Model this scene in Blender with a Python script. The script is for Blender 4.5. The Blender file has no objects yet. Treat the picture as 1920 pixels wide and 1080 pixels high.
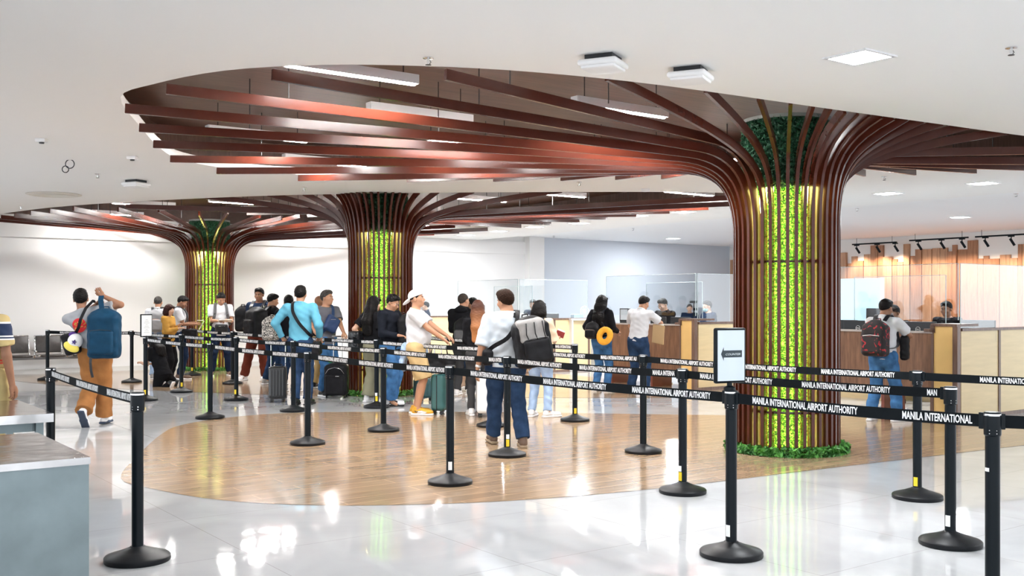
import bpy, bmesh, math, random
import numpy as np
from mathutils import Vector, Matrix

random.seed(7)
C = bpy.data.collections.new('departure_hall')
bpy.context.scene.collection.children.link(C)
S = bpy.context.scene
PI = math.pi
# ------------------------------------------------------------------ camera
EYE = 1.527
cam_d = bpy.data.cameras.new('camera'); cam = bpy.data.objects.new('camera', cam_d)
C.objects.link(cam)
cam_d.sensor_width = 36; cam_d.lens = 36; cam_d.shift_y = 29/1920
cam_d.clip_end = 200
cam.location = (0, 0, EYE); cam.rotation_euler = (PI/2, 0, 0)
S.camera = cam
# ------------------------------------------------------------------ world, exposure
w = bpy.data.worlds.new('world'); S.world = w; w.use_nodes = True
w.node_tree.nodes['Background'].inputs[0].default_value = (0.90, 0.95, 1.0, 1)
w.node_tree.nodes['Background'].inputs[1].default_value = 1.3
S.view_settings.view_transform = 'Standard'; S.view_settings.look = 'None'
S.view_settings.exposure = 1.22; S.view_settings.gamma = 1
S.view_settings.use_curve_mapping = False
S.cycles.use_denoising = True
S.cycles.max_bounces = 7; S.cycles.diffuse_bounces = 4; S.cycles.glossy_bounces = 3
S.cycles.transmission_bounces = 6; S.cycles.transparent_max_bounces = 24
S.cycles.sample_clamp_indirect = 6; S.cycles.caustics_reflective = False; S.cycles.caustics_refractive = False
S.cycles.use_adaptive_sampling = True; S.cycles.adaptive_threshold = 0.035

def area_lamp(x, y, z, sx, sy, power, col=(1, .98, .95), rot=0, spread=PI):
    l = bpy.data.lights.new('downlight_glow', 'AREA'); l.shape = 'RECTANGLE'; l.size = sx; l.size_y = sy
    l.energy = power; l.color = col
    o = bpy.data.objects.new('downlight_glow', l); C.objects.link(o)
    o.location = (x, y, z); o.rotation_euler = (0, 0, rot)
    l.spread = spread
    return o

# room directions: U runs along the counter row towards the viewer's right, V runs back to the right
U = Vector((.592, -.806, 0)).normalized(); V = Vector((.806, .592, 0)).normalized()
ZC = 3.33
AU = math.atan2(U.y, U.x); AV = math.atan2(V.y, V.x)

# ------------------------------------------------------------------ materials
def nodes(name):
    m = bpy.data.materials.new(name); m.use_nodes = True
    nt = m.node_tree
    return m, nt, nt.nodes['Principled BSDF']
def lk(nt, a, b): nt.links.new(a, b)
MATS = {}
def mat(name, col, rough=.5, metal=0, noise=.0, nscale=8, bump=0, spec=.5, coat=0, stretch=None, bscale=None):
    if name in MATS: return MATS[name]
    m, nt, p = nodes(name)
    p.inputs['Base Color'].default_value = (*col, 1); p.inputs['Roughness'].default_value = rough
    p.inputs['Metallic'].default_value = metal; p.inputs['Specular IOR Level'].default_value = spec
    if coat: p.inputs['Coat Weight'].default_value = coat; p.inputs['Coat Roughness'].default_value = .08
    if noise or bump:
        tc = nt.nodes.new('ShaderNodeTexCoord'); mp = nt.nodes.new('ShaderNodeMapping')
        lk(nt, tc.outputs['Object'], mp.inputs['Vector'])
        if stretch: mp.inputs['Scale'].default_value = stretch
        n = nt.nodes.new('ShaderNodeTexNoise'); n.inputs['Scale'].default_value = nscale; n.inputs['Detail'].default_value = 5
        lk(nt, mp.outputs['Vector'], n.inputs['Vector'])
        if noise:
            r = nt.nodes.new('ShaderNodeValToRGB')
            r.color_ramp.elements[0].position = .3; r.color_ramp.elements[1].position = .7
            r.color_ramp.elements[0].color = (*[max(0, c*(1-noise)) for c in col], 1)
            r.color_ramp.elements[1].color = (*[min(1, c*(1+noise)) for c in col], 1)
            lk(nt, n.outputs['Fac'], r.inputs['Fac']); lk(nt, r.outputs['Color'], p.inputs['Base Color'])
        if bump:
            b = nt.nodes.new('ShaderNodeBump'); b.inputs['Strength'].default_value = bump; b.inputs['Distance'].default_value = .02
            if bscale:
                n2 = nt.nodes.new('ShaderNodeTexNoise'); n2.inputs['Scale'].default_value = bscale
                lk(nt, tc.outputs['Object'], n2.inputs['Vector']); lk(nt, n2.outputs['Fac'], b.inputs['Height'])
            else: lk(nt, n.outputs['Fac'], b.inputs['Height'])
            lk(nt, b.outputs['Normal'], p.inputs['Normal'])
    MATS[name] = m
    return m
def emit(name, col, strength):
    if name in MATS: return MATS[name]
    m, nt, p = nodes(name)
    p.inputs['Base Color'].default_value = (*col, 1)
    p.inputs['Emission Color'].default_value = (*col, 1); p.inputs['Emission Strength'].default_value = strength
    MATS[name] = m; return m
def woodmat(name, c1, c2, rough, plank=None, rot=0, scale=(1, 14, 1), coat=0, seam=None, mortar=.006):
    """grain stretched along the local x axis after rotation; optional plank seams"""
    m, nt, p = nodes(name); MATS[name] = m
    tc = nt.nodes.new('ShaderNodeTexCoord'); mp = nt.nodes.new('ShaderNodeMapping')
    mp.inputs['Rotation'].default_value = rot if isinstance(rot, tuple) else (0, 0, rot)
    lk(nt, tc.outputs['Object'], mp.inputs['Vector'])
    m2 = nt.nodes.new('ShaderNodeMapping'); m2.inputs['Scale'].default_value = scale
    lk(nt, mp.outputs['Vector'], m2.inputs['Vector'])
    n = nt.nodes.new('ShaderNodeTexNoise'); n.inputs['Scale'].default_value = 3; n.inputs['Detail'].default_value = 6; n.inputs['Roughness'].default_value = .6
    lk(nt, m2.outputs['Vector'], n.inputs['Vector'])
    r = nt.nodes.new('ShaderNodeValToRGB'); r.color_ramp.elements[0].position = .3; r.color_ramp.elements[1].position = .7
    r.color_ramp.elements[0].color = (*c1, 1); r.color_ramp.elements[1].color = (*c2, 1)
    lk(nt, n.outputs['Fac'], r.inputs['Fac'])
    out = r.outputs['Color']
    p.inputs['Roughness'].default_value = rough
    if coat: p.inputs['Coat Weight'].default_value = coat; p.inputs['Coat Roughness'].default_value = .06
    if plank:
        b = nt.nodes.new('ShaderNodeTexBrick'); b.inputs['Scale'].default_value = 1
        b.inputs['Brick Width'].default_value = plank[0]; b.inputs['Row Height'].default_value = plank[1]
        b.inputs['Mortar Size'].default_value = mortar; b.inputs['Mortar Smooth'].default_value = .3
        b.inputs['Color1'].default_value = (.84, .84, .84, 1); b.inputs['Color2'].default_value = (1.08, 1.06, 1.04, 1)
        b.inputs['Mortar'].default_value = (*(seam or (.5, .5, .5)), 1)
        b.offset = .37
        lk(nt, mp.outputs['Vector'], b.inputs['Vector'])
        mx = nt.nodes.new('ShaderNodeMix'); mx.data_type = 'RGBA'; mx.blend_type = 'MULTIPLY'; mx.inputs['Factor'].default_value = 1
        lk(nt, out, mx.inputs[6]); lk(nt, b.outputs['Color'], mx.inputs[7]); out = mx.outputs[2]
    lk(nt, out, p.inputs['Base Color'])
    return m

M_ceil = mat('painted_ceiling', (.90, .895, .885), .8)
M_wall = mat('white_wall_paint', (.77, .765, .76), .75)
M_wall2 = mat('cool_white_paint', (.58, .63, .70), .6)
M_lip = mat('ceiling_lip_paint', (.70, .68, .66), .6)
M_woodceil = woodmat('dark_wood_ceiling', (.075, .038, .026), (.15, .080, .056), .42, (2.4, .16), -AV, (.7, 10, 1), seam=(.7, .7, .7), mortar=.003)
M_rib = mat('red_brown_rib', (.060, .012, .006), .24, 0, .12, 6, stretch=(1, 1, 1), spec=.35)
M_ribedge = mat('rib_steel_rod', (.03, .025, .025), .5)
M_black = mat('black_powder_coat', (.003, .006, .009), .32, spec=.16)
M_rubber = mat('black_rubber', (.006, .007, .009), .42, spec=.22)
M_belt = mat('black_webbing', (.006, .008, .010), .8, spec=.1)
M_letter = mat('white_print', (.85, .85, .86), .6)
M_steel = mat('brushed_steel', (.19, .235, .25), .42, .5, .16, 4, .03)
M_steel2 = mat('polished_steel_top', (.50, .49, .49), .16, 1, .25, 2.2, .30, bscale=4)
M_chrome = mat('chrome', (.75, .75, .76), .15, 1)
M_leather = mat('black_leather', (.025, .020, .018), .32, 0, .3, 14, .15)
M_cream = mat('cream_panel', (.68, .54, .31), .35, 0, .05, 2.5, 0, stretch=(1, 1, 9))
M_ochre = mat('ochre_panel', (.78, .52, .20), .35, 0, .05, 3)
M_walnut = woodmat('walnut_front', (.115, .052, .026), (.25, .125, .066), .38, None, (0, PI/2, 0), (1, 9, 9))
M_trim = woodmat('walnut_trim', (.10, .055, .04), (.20, .12, .085), .35, None, (0, PI/2, 0), (1, 12, 12))
M_white = mat('white_plastic', (.82, .82, .83), .4)
M_dark = mat('dark_plastic', (.012, .014, .018), .3)
M_tube = emit('tube_light', (1, .975, .95), 175)
M_down = emit('downlight_panel', (.93, .97, 1), 30)
M_led = emit('amber_led_strip', (1, .86, .26), 23)
M_paper = mat('white_paper', (.88, .88, .87), .7)
M_yellow = mat('yellow_sticker', (.85, .62, .02), .5)

def glassmat(name, tint, refl):
    m = bpy.data.materials.new(name); m.use_nodes = True; nt = m.node_tree
    nt.nodes.remove(nt.nodes['Principled BSDF'])
    out = nt.nodes['Material Output']
    t = nt.nodes.new('ShaderNodeBsdfTransparent'); t.inputs[0].default_value = (*tint, 1)
    g = nt.nodes.new('ShaderNodeBsdfGlossy'); g.inputs['Roughness'].default_value = .02
    f = nt.nodes.new('ShaderNodeLayerWeight'); f.inputs['Blend'].default_value = refl
    mx = nt.nodes.new('ShaderNodeMixShader')
    lk(nt, f.outputs['Facing'], mx.inputs[0]); lk(nt, t.outputs[0], mx.inputs[1]); lk(nt, g.outputs[0], mx.inputs[2])
    lk(nt, mx.outputs[0], out.inputs[0]); MATS[name] = m
    return m
M_glass = glassmat('clear_glass', (.955, .975, .985), .12)
M_glassedge = mat('glass_edge', (.42, .50, .52), .2)

def marble_floor():
    m, nt, p = nodes('polished_white_tile')
    tc = nt.nodes.new('ShaderNodeTexCoord'); mp = nt.nodes.new('ShaderNodeMapping')
    mp.inputs['Rotation'].default_value = (0, 0, -AV)
    lk(nt, tc.outputs['Object'], mp.inputs['Vector'])
    n = nt.nodes.new('ShaderNodeTexNoise'); n.inputs['Scale'].default_value = .8; n.inputs['Detail'].default_value = 8; n.inputs['Distortion'].default_value = 1.5
    lk(nt, mp.outputs['Vector'], n.inputs['Vector'])
    r = nt.nodes.new('ShaderNodeValToRGB')
    for e, pos, c in zip(r.color_ramp.elements, (.35, .65), ((.46, .465, .475), (.55, .555, .565))):
        e.position = pos; e.color = (*c, 1)
    lk(nt, n.outputs['Fac'], r.inputs['Fac'])
    b = nt.nodes.new('ShaderNodeTexBrick'); b.offset = 0
    b.inputs['Scale'].default_value = 1; b.inputs['Brick Width'].default_value = 1.2; b.inputs['Row Height'].default_value = 1.2
    b.inputs['Mortar Size'].default_value = .003; b.inputs['Color1'].default_value = (1, 1, 1, 1); b.inputs['Color2'].default_value = (.97, .97, .97, 1)
    b.inputs['Mortar'].default_value = (.72, .70, .68, 1)
    lk(nt, mp.outputs['Vector'], b.inputs['Vector'])
    mx = nt.nodes.new('ShaderNodeMix'); mx.data_type = 'RGBA'; mx.blend_type = 'MULTIPLY'; mx.inputs['Factor'].default_value = 1
    lk(nt, r.outputs['Color'], mx.inputs[6]); lk(nt, b.outputs['Color'], mx.inputs[7]); lk(nt, mx.outputs[2], p.inputs['Base Color'])
    p.inputs['Roughness'].default_value = .045; p.inputs['Specular IOR Level'].default_value = .55
    n2 = nt.nodes.new('ShaderNodeTexNoise'); n2.inputs['Scale'].default_value = 1.6; n2.inputs['Detail'].default_value = 2
    lk(nt, tc.outputs['Object'], n2.inputs['Vector'])
    bp = nt.nodes.new('ShaderNodeBump'); bp.inputs['Strength'].default_value = .10; bp.inputs['Distance'].default_value = .03
    lk(nt, n2.outputs['Fac'], bp.inputs['Height']); lk(nt, bp.outputs['Normal'], p.inputs['Normal'])
    return m
M_floor = marble_floor()
M_floorwood = woodmat('glossy_wood_tile_floor', (.30, .205, .128), (.42, .30, .20), .13, (1.2, .2), -AV, (.9, 7, 1), seam=(1.9, 1.75, 1.6), mortar=.004)

# ------------------------------------------------------------------ mesh helpers
def link(name, me, m=None, parent=None, smooth=False, loc=None, rot=None):
    o = bpy.data.objects.new(name, me); C.objects.link(o)
    if m is not None and not me.materials: me.materials.append(m)
    if smooth and len(me.polygons): me.polygons.foreach_set('use_smooth', [True]*len(me.polygons))
    if parent is not None: o.parent = parent
    if loc is not None: o.location = loc
    if rot is not None: o.rotation_euler = (0, 0, rot)
    return o
def empty(name, loc=(0, 0, 0), rz=0):
    o = bpy.data.objects.new(name, None); C.objects.link(o); o.location = loc; o.rotation_euler = (0, 0, rz)
    o.empty_display_size = .1
    return o
def tag(o, label=None, cat=None, group=None, kind=None):
    if label: o['label'] = label
    if cat: o['category'] = cat
    if group: o['group'] = group
    if kind: o['kind'] = kind
    return o
class MB:
    def __init__(s): s.v = []; s.f = []
    def add(s, vs, fs):
        b = len(s.v); s.v += [tuple(v) for v in vs]; s.f += [tuple(b+i for i in f) for f in fs]; return s
    def box(s, c, d, rz=0, bev=0, M=None):
        """centre c, full size d, turned rz about z; bev chamfers all edges"""
        hx, hy, hz = d[0]/2, d[1]/2, d[2]/2
        if bev:
            bm = bmesh.new(); bmesh.ops.create_cube(bm, size=1)
            for v in bm.verts: v.co = Vector((v.co.x*d[0], v.co.y*d[1], v.co.z*d[2]))
            bmesh.ops.bevel(bm, geom=list(bm.edges), offset=min(bev, min(d)*.45), segments=3, affect='EDGES', profile=.5)
            vs = [v.co.copy() for v in bm.verts]; fs = [[v.index for v in f.verts] for f in bm.faces]; bm.free()
        else:
            vs = [Vector((a*hx, b*hy, e*hz)) for a in (-1, 1) for b in (-1, 1) for e in (-1, 1)]
            fs = [(0, 1, 3, 2), (4, 6, 7, 5), (0, 4, 5, 1), (2, 3, 7, 6), (0, 2, 6, 4), (1, 5, 7, 3)]
        R = Matrix.Rotation(rz, 3, 'Z') if M is None else M
        return s.add([R @ v + Vector(c) for v in vs], fs)
    def tube(s, pts, r, n=8, closed=False, cap=True):
        pts = [Vector(p) for p in pts]; N = len(pts)
        rs = r if isinstance(r, (list, tuple)) else [r]*N
        rings = []; up = None
        for i, p in enumerate(pts):
            a = pts[(i-1) % N] if (closed or i) else p; b = pts[(i+1) % N] if (closed or i < N-1) else p
            t = (b-a); t = t.normalized() if t.length > 1e-9 else Vector((0, 0, 1))
            if up is None:
                up = Vector((0, 0, 1)) if abs(t.z) < .9 else Vector((1, 0, 0))
            x = t.cross(up)
            if x.length < 1e-6: x = t.cross(Vector((0, 1, 0)))
            x.normalize(); y = x.cross(t).normalized(); up = y
            rings.append([p + (x*math.cos(2*PI*k/n) + y*math.sin(2*PI*k/n))*rs[i] for k in range(n)])
        vs = [v for R in rings for v in R]; fs = []
        for i in range(N if closed else N-1):
            j = (i+1) % N
            for k in range(n): fs.append((i*n+k, i*n+(k+1) % n, j*n+(k+1) % n, j*n+k))
        if cap and not closed:
            fs.append(tuple(range(n))[::-1]); fs.append(tuple((N-1)*n+k for k in range(n)))
        return s.add(vs, fs)
    def ribbon(s, pts, sides, w, th):
        """rectangular sweep; sides = width direction per point"""
        pts = [Vector(p) for p in pts]; N = len(pts); vs = []; fs = []
        for i, p in enumerate(pts):
            t = (pts[min(i+1, N-1)]-pts[max(i-1, 0)]).normalized()
            sd = Vector(sides[i] if isinstance(sides, list) else sides); sd = (sd - t*sd.dot(t)).normalized(); nn = t.cross(sd).normalized()
            for a, b in ((-1, -1), (1, -1), (1, 1), (-1, 1)): vs.append(p + sd*(a*w/2) + nn*(b*th/2))
        for i in range(N-1):
            for k in range(4): fs.append((i*4+k, i*4+(k+1) % 4, (i+1)*4+(k+1) % 4, (i+1)*4+k))
        fs.append((3, 2, 1, 0)); fs.append(tuple((N-1)*4+k for k in range(4)))
        return s.add(vs, fs)
    def lathe(s, prof, n=32, c=(0, 0, 0)):
        vs = []; fs = []; N = len(prof)
        for r, z in prof:
            for k in range(n): vs.append((c[0]+r*math.cos(2*PI*k/n), c[1]+r*math.sin(2*PI*k/n), c[2]+z))
        for i in range(N-1):
            for k in range(n): fs.append((i*n+k, i*n+(k+1) % n, (i+1)*n+(k+1) % n, (i+1)*n+k))
        fs.append(tuple(range(n))[::-1]); fs.append(tuple((N-1)*n+k for k in range(n)))
        return s.add(vs, fs)
    def ball(s, c, r, n=12, M=None):
        r = r if isinstance(r, (list, tuple)) else (r, r, r); vs = []; fs = []
        R = M or Matrix.Identity(3)
        m = n//2+1
        for i in range(1, m):
            th = PI*i/m
            for k in range(n): vs.append(R @ Vector((r[0]*math.sin(th)*math.cos(2*PI*k/n), r[1]*math.sin(th)*math.sin(2*PI*k/n), r[2]*math.cos(th))) + Vector(c))
        a = len(vs); vs += [R @ Vector((0, 0, r[2])) + Vector(c), R @ Vector((0, 0, -r[2])) + Vector(c)]
        for i in range(m-2):
            for k in range(n): fs.append((i*n+k, (i+1)*n+k, (i+1)*n+(k+1) % n, i*n+(k+1) % n))
        for k in range(n): fs.append((a, k, (k+1) % n)); fs.append((a+1, (m-2)*n+(k+1) % n, (m-2)*n+k))
        return s.add(vs, fs)
    def poly(s, pts, z0, z1):
        n = len(pts); vs = [(p[0], p[1], z0) for p in pts] + [(p[0], p[1], z1) for p in pts]
        fs = [tuple(range(n))[::-1], tuple(range(n, 2*n))] + [(i, (i+1) % n, n+(i+1) % n, n+i) for i in range(n)]
        return s.add(vs, fs)
    def build(s, name, m=None, parent=None, smooth=False, loc=None, rot=None):
        me = bpy.data.meshes.new(name); me.from_pydata(s.v, [], s.f); me.update()
        o = link(name, me, m, parent, smooth, loc, rot)
        if smooth == 'auto':
            me.set_sharp_from_angle(angle=math.radians(35))
        return o
def struct(o): o['kind'] = 'structure'; return o
def text_mesh(body, size, bold=.0, sx=1.0, shear=0, align='LEFT'):
    c = bpy.data.curves.new('t', 'FONT'); c.body = body; c.size = size; c.offset = bold; c.shear = shear
    c.extrude = .0006; c.resolution_u = 2; c.align_x = align; c.align_y = 'CENTER'
    o = bpy.data.objects.new('t', c); C.objects.link(o)
    dg = bpy.context.evaluated_depsgraph_get(); me = o.evaluated_get(dg).to_mesh()
    vs = [Vector((v.co.x*sx, v.co.y, v.co.z)) for v in me.vertices]; fs = [tuple(p.vertices) for p in me.polygons]
    o.to_mesh_clear(); bpy.data.objects.remove(o); bpy.data.curves.remove(c)
    return vs, fs
def gpx(x, y, z=0):
    """the point of the plane at height z that stands under a given spot of the view"""
    d = 1920*(EYE-z)/(y-569); return Vector(((x-960)/1920*d, d, z))
def cpx(x, y, z=ZC): return gpx(x, y, z)
def at(x, d, z=0): return Vector(((x-960)/1920*d, d, z))

def smooth_loop(pts, n=6):
    out = []; N = len(pts)
    for i in range(N):
        p0, p1, p2, p3 = [Vector(pts[(i+k-1) % N]) for k in range(4)]
        for k in range(n):
            t = k/n
            out.append(.5*((2*p1)+(p2-p0)*t+(2*p0-5*p1+4*p2-p3)*t*t+(3*p1-p0-3*p2+p3)*t**3))
    return out
OPEN1 = smooth_loop([(-3.42, 8.95), (-2.95, 8.42), (-2.23, 7.93), (-1.45, 7.74), (-.65, 7.78), (.17, 7.98), (1.25, 8.47), (2.91, 9.47), (4.29, 10.29), (5.52, 11.02),
                     (6.9, 11.75), (7.5, 12.5), (7.1, 13.2), (6.0, 13.5), (4.5, 13.82), (2.27, 14.05), (.5, 14.3), (-1.3, 14.42), (-2.98, 14.3), (-3.75, 13.75), (-4.14, 12.9), (-4.1, 12.0), (-3.76, 10.3)], 4)
OPEN2 = smooth_loop([(-10.9, 21.3), (-9.0, 19.5), (-7.05, 18.3), (-4.3, 17.2), (-2, 16.75), (0, 16.6), (2.2, 16.55), (3.5, 16.7), (4.15, 17.1), (4.25, 17.7), (3.87, 18.35), (2.6, 20.0), (1.4, 21.6), (.1, 23.3), (-1.2, 24.9), (-2.2, 25.9), (-3.4, 26.3),
                     (-5.0, 25.75), (-7.0, 24.35), (-9.0, 22.9), (-10.4, 21.85)], 4)
def slab(name, outer, holes, z, th, m):
    cu = bpy.data.curves.new(name, 'CURVE'); cu.dimensions = '2D'; cu.fill_mode = 'BOTH'; cu.extrude = th/2
    for loop in [outer]+holes:
        sp = cu.splines.new('POLY'); sp.points.add(len(loop)-1); sp.use_cyclic_u = True
        for q, p in zip(sp.points, loop): q.co = (p[0], p[1], 0, 1)
    o = bpy.data.objects.new(name, cu); C.objects.link(o)
    dg = bpy.context.evaluated_depsgraph_get(); me = bpy.data.meshes.new_from_object(o.evaluated_get(dg)); bpy.data.objects.remove(o)
    me.materials.clear()
    return link(name, me, m, loc=(0, 0, z+th/2))
# ------------------------------------------------------------------ setting
WP = Vector((-8.44, 23.65, 0))                      # a foot point of the long left wall
CORNER = WP + V*19.8
mb = MB(); a = WP - V*9; b = CORNER
STEP0 = Vector((6.14, 19.4, 0))                     # where the hall ceiling ends
outer = [WP - V*9, STEP0 + (-U)*20.2, STEP0 + U*17, Vector((15, -6, 0)), Vector((-16, -6, 0)), Vector((-19, 14, 0))]
fl = MB(); fl.add([(-22, -7, 0), (22, -7, 0), (22, 46, 0), (-22, 46, 0)], [(0, 1, 2, 3)])
struct(fl.build('floor', M_floor))
for i, op in enumerate((OPEN1, OPEN2)):
    m = MB(); n = len(op); m.add([(p.x, p.y, .0025) for p in op], [tuple(range(n))])
    struct(m.build('floor_wood_inlay', M_floorwood))
struct(slab('ceiling', [(p.x, p.y) for p in outer], [OPEN1, OPEN2], ZC, .1, M_ceil))
# ceiling over the counters, a little higher behind the step
st = MB()
q0 = STEP0 - U*20.2; q1 = STEP0 + U*17
q2 = q1 + V*14; q3 = q0 + V*14
st.add([(q.x, q.y, ZC+.16) for q in (q0, q1, q2, q3)], [(3, 2, 1, 0)])
st.add([(q0.x, q0.y, ZC), (q1.x, q1.y, ZC), (q1.x, q1.y, ZC+.3), (q0.x, q0.y, ZC+.3)], [(0, 1, 2, 3)])
struct(st.build('ceiling_over_counters', mat('counter_ceiling_paint', (.90, .91, .92), .7)))
# wall and floor boundaries
def wallbox(name, p, q, z0, z1, th, m, side=1):
    d = (q-p); n = Vector((-d.y, d.x, 0)).normalized()*side*th
    mb = MB(); mb.poly([p, q, q+n, p+n], z0, z1); return struct(mb.build(name, m))
wallbox('wall_left', WP - V*9, WP + V*11.2, 0, 3.7, .3, M_wall)
wallbox('wall_back', WP + V*11.2 , CORNER + V*1.0, 0, 3.7, .3, M_wall2)
# pilaster between the two wall colours, slim raised band high on the left wall
pl = MB(); pl.box(WP + V*11.2 + U*.12 + Vector((0, 0, 1.85)), (.55, .26, 3.7), AV); struct(pl.build('trim_1', M_wall))
wallbox('trim_2', WP - V*9 + U*.0, WP + V*11.0 + U*.0, 2.96, 3.33, -.05, M_wall)
wallbox('baseboard_left', WP - V*9, WP + V*11.2, 0, .10, -.015, mat('grey_skirting', (.62, .60, .57), .4))
# recess above each opening: timber ceiling with a timber skirt
for i, op in enumerate((OPEN1, OPEN2)):
    c = sum(op, Vector((0, 0, 0)) if len(op[0]) == 3 else Vector((0, 0)))/len(op)
    big = [c + (p-c)*(1+.28/((p-c).length)) for p in op]; n = len(big)
    m = MB(); m.add([(p.x, p.y, 3.78) for p in big], [tuple(range(n))[::-1]])
    m.add([(p.x, p.y, 3.43) for p in big]+[(p.x, p.y, 3.78) for p in big], [(k, (k+1) % n, n+(k+1) % n, n+k) for k in range(n)])
    struct(m.build('ceiling_timber_recess', M_woodceil))
# plank feature wall
pk = empty('wall_right', CORNER); struct(pk)
wl = MB(); wl.poly([Vector((0, 0, 0)), U*16, U*16+V*.2, V*.2], 0, 3.55); wl.build('backing_wall', mat('lit_white_wall', (.85, .82, .79), .7), pk)
M_plank = woodmat('cedar_plank', (.27, .115, .055), (.46, .23, .125), .45, None, (0, PI/2, 0), (.6, 9, 9))
M_plank2 = woodmat('pale_cedar_plank', (.34, .17, .09), (.56, .32, .185), .45, None, (0, PI/2, 0), (.6, 9, 9))
s = .05; k = 0; rr = random.Random(5); tops = []
while s < 15.5 and k < 96:
    wdt = rr.choice((.12, .16, .2, .24, .3)); h = 2.98 + rr.choice((-.28, -.18, -.1, -.02, .03, .1, .2, .3))*.9 + .03*rr.random()
    dep = rr.choice((.03, .05, .07, .1))
    m = MB(); m.poly([Vector((0, 0, 0)), U*(wdt-.01), U*(wdt-.01)-V*dep, -V*dep], 0, h)
    o = m.build('plank', M_plank if rr.random() < .5 else M_plank2, pk, loc=U*s)
    s += wdt; k += 1
# ------------------------------------------------------------------ tree columns with rib canopies
def leaf_cloud(n, rmin, rmax, z0, z1, size, rnd, zpow=1.0):
    rs = np.random.RandomState(rnd)
    a = rs.rand(n)*2*PI; r = rmin + (rmax-rmin)*rs.rand(n); z = z0 + (z1-z0)*rs.rand(n)**zpow
    c = np.stack([r*np.cos(a), r*np.sin(a), z], 1)
    d = rs.normal(size=(n, 3)); d /= np.linalg.norm(d, axis=1)[:, None]
    e = rs.normal(size=(n, 3)); e -= d*(d*e).sum(1)[:, None]; e /= np.linalg.norm(e, axis=1)[:, None]
    L = size*(.6+.8*rs.rand(n))[:, None]; W = L*.42
    v = np.stack([c-d*L/2, c+e*W/2, c+d*L/2, c-e*W/2], 1).reshape(-1, 3)
    return v, n
def quads_obj(name, v, n, m, parent=None, loc=None):
    me = bpy.data.meshes.new(name)
    me.vertices.add(len(v)); me.vertices.foreach_set('co', v.astype(np.float32).ravel())
    me.loops.add(4*n); me.loops.foreach_set('vertex_index', np.arange(4*n, dtype=np.int32))
    me.polygons.add(n); me.polygons.foreach_set('loop_start', np.arange(0, 4*n, 4, dtype=np.int32))
    me.update(calc_edges=True)
    return link(name, me, m, parent, loc=loc)
def leafmat(name, c1, c2, scale=30):
    m, nt, p = nodes(name); MATS[name] = m
    tc = nt.nodes.new('ShaderNodeTexCoord'); n = nt.nodes.new('ShaderNodeTexNoise'); n.inputs['Scale'].default_value = scale
    lk(nt, tc.outputs['Object'], n.inputs['Vector'])
    r = nt.nodes.new('ShaderNodeValToRGB'); r.color_ramp.elements[0].position = .35; r.color_ramp.elements[1].position = .65
    r.color_ramp.elements[0].color = (*c1, 1); r.color_ramp.elements[1].color = (*c2, 1)
    lk(nt, n.outputs['Fac'], r.inputs['Fac']); lk(nt, r.outputs['Color'], p.inputs['Base Color'])
    p.inputs['Roughness'].default_value = .55
    return m
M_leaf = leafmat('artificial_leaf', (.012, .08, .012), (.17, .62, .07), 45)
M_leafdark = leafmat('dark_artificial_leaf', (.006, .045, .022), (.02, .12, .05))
M_ivy = leafmat('ivy_leaf', (.015, .10, .015), (.10, .34, .05), 14)
M_core = mat('moss_backing', (.015, .05, .008), .9, 0, .4, 25)
NR = 40
def ray_len(c, ang, poly):
    dx, dy = math.cos(ang), math.sin(ang); best = 1e9; n = len(poly)
    for i in range(n):
        ax, ay = poly[i][0]-c.x, poly[i][1]-c.y; bx, by = poly[(i+1) % n][0]-c.x, poly[(i+1) % n][1]-c.y
        ex, ey = bx-ax, by-ay; den = dx*ey-dy*ex
        if abs(den) < 1e-9: continue
        t = (ax*ey-ay*ex)/den; q = (ax*dy-ay*dx)/den
        if t > 0 and 0 <= q <= 1: best = min(best, t)
    return best
def bez(p0, p1, p2, p3, n):
    return [((1-t)**3*p0[0]+3*(1-t)**2*t*p1[0]+3*(1-t)*t*t*p2[0]+t**3*p3[0], (1-t)**3*p0[1]+3*(1-t)**2*t*p1[1]+3*(1-t)*t*t*p2[1]+t**3*p3[1]) for t in [i/n for i in range(n+1)]]
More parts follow.
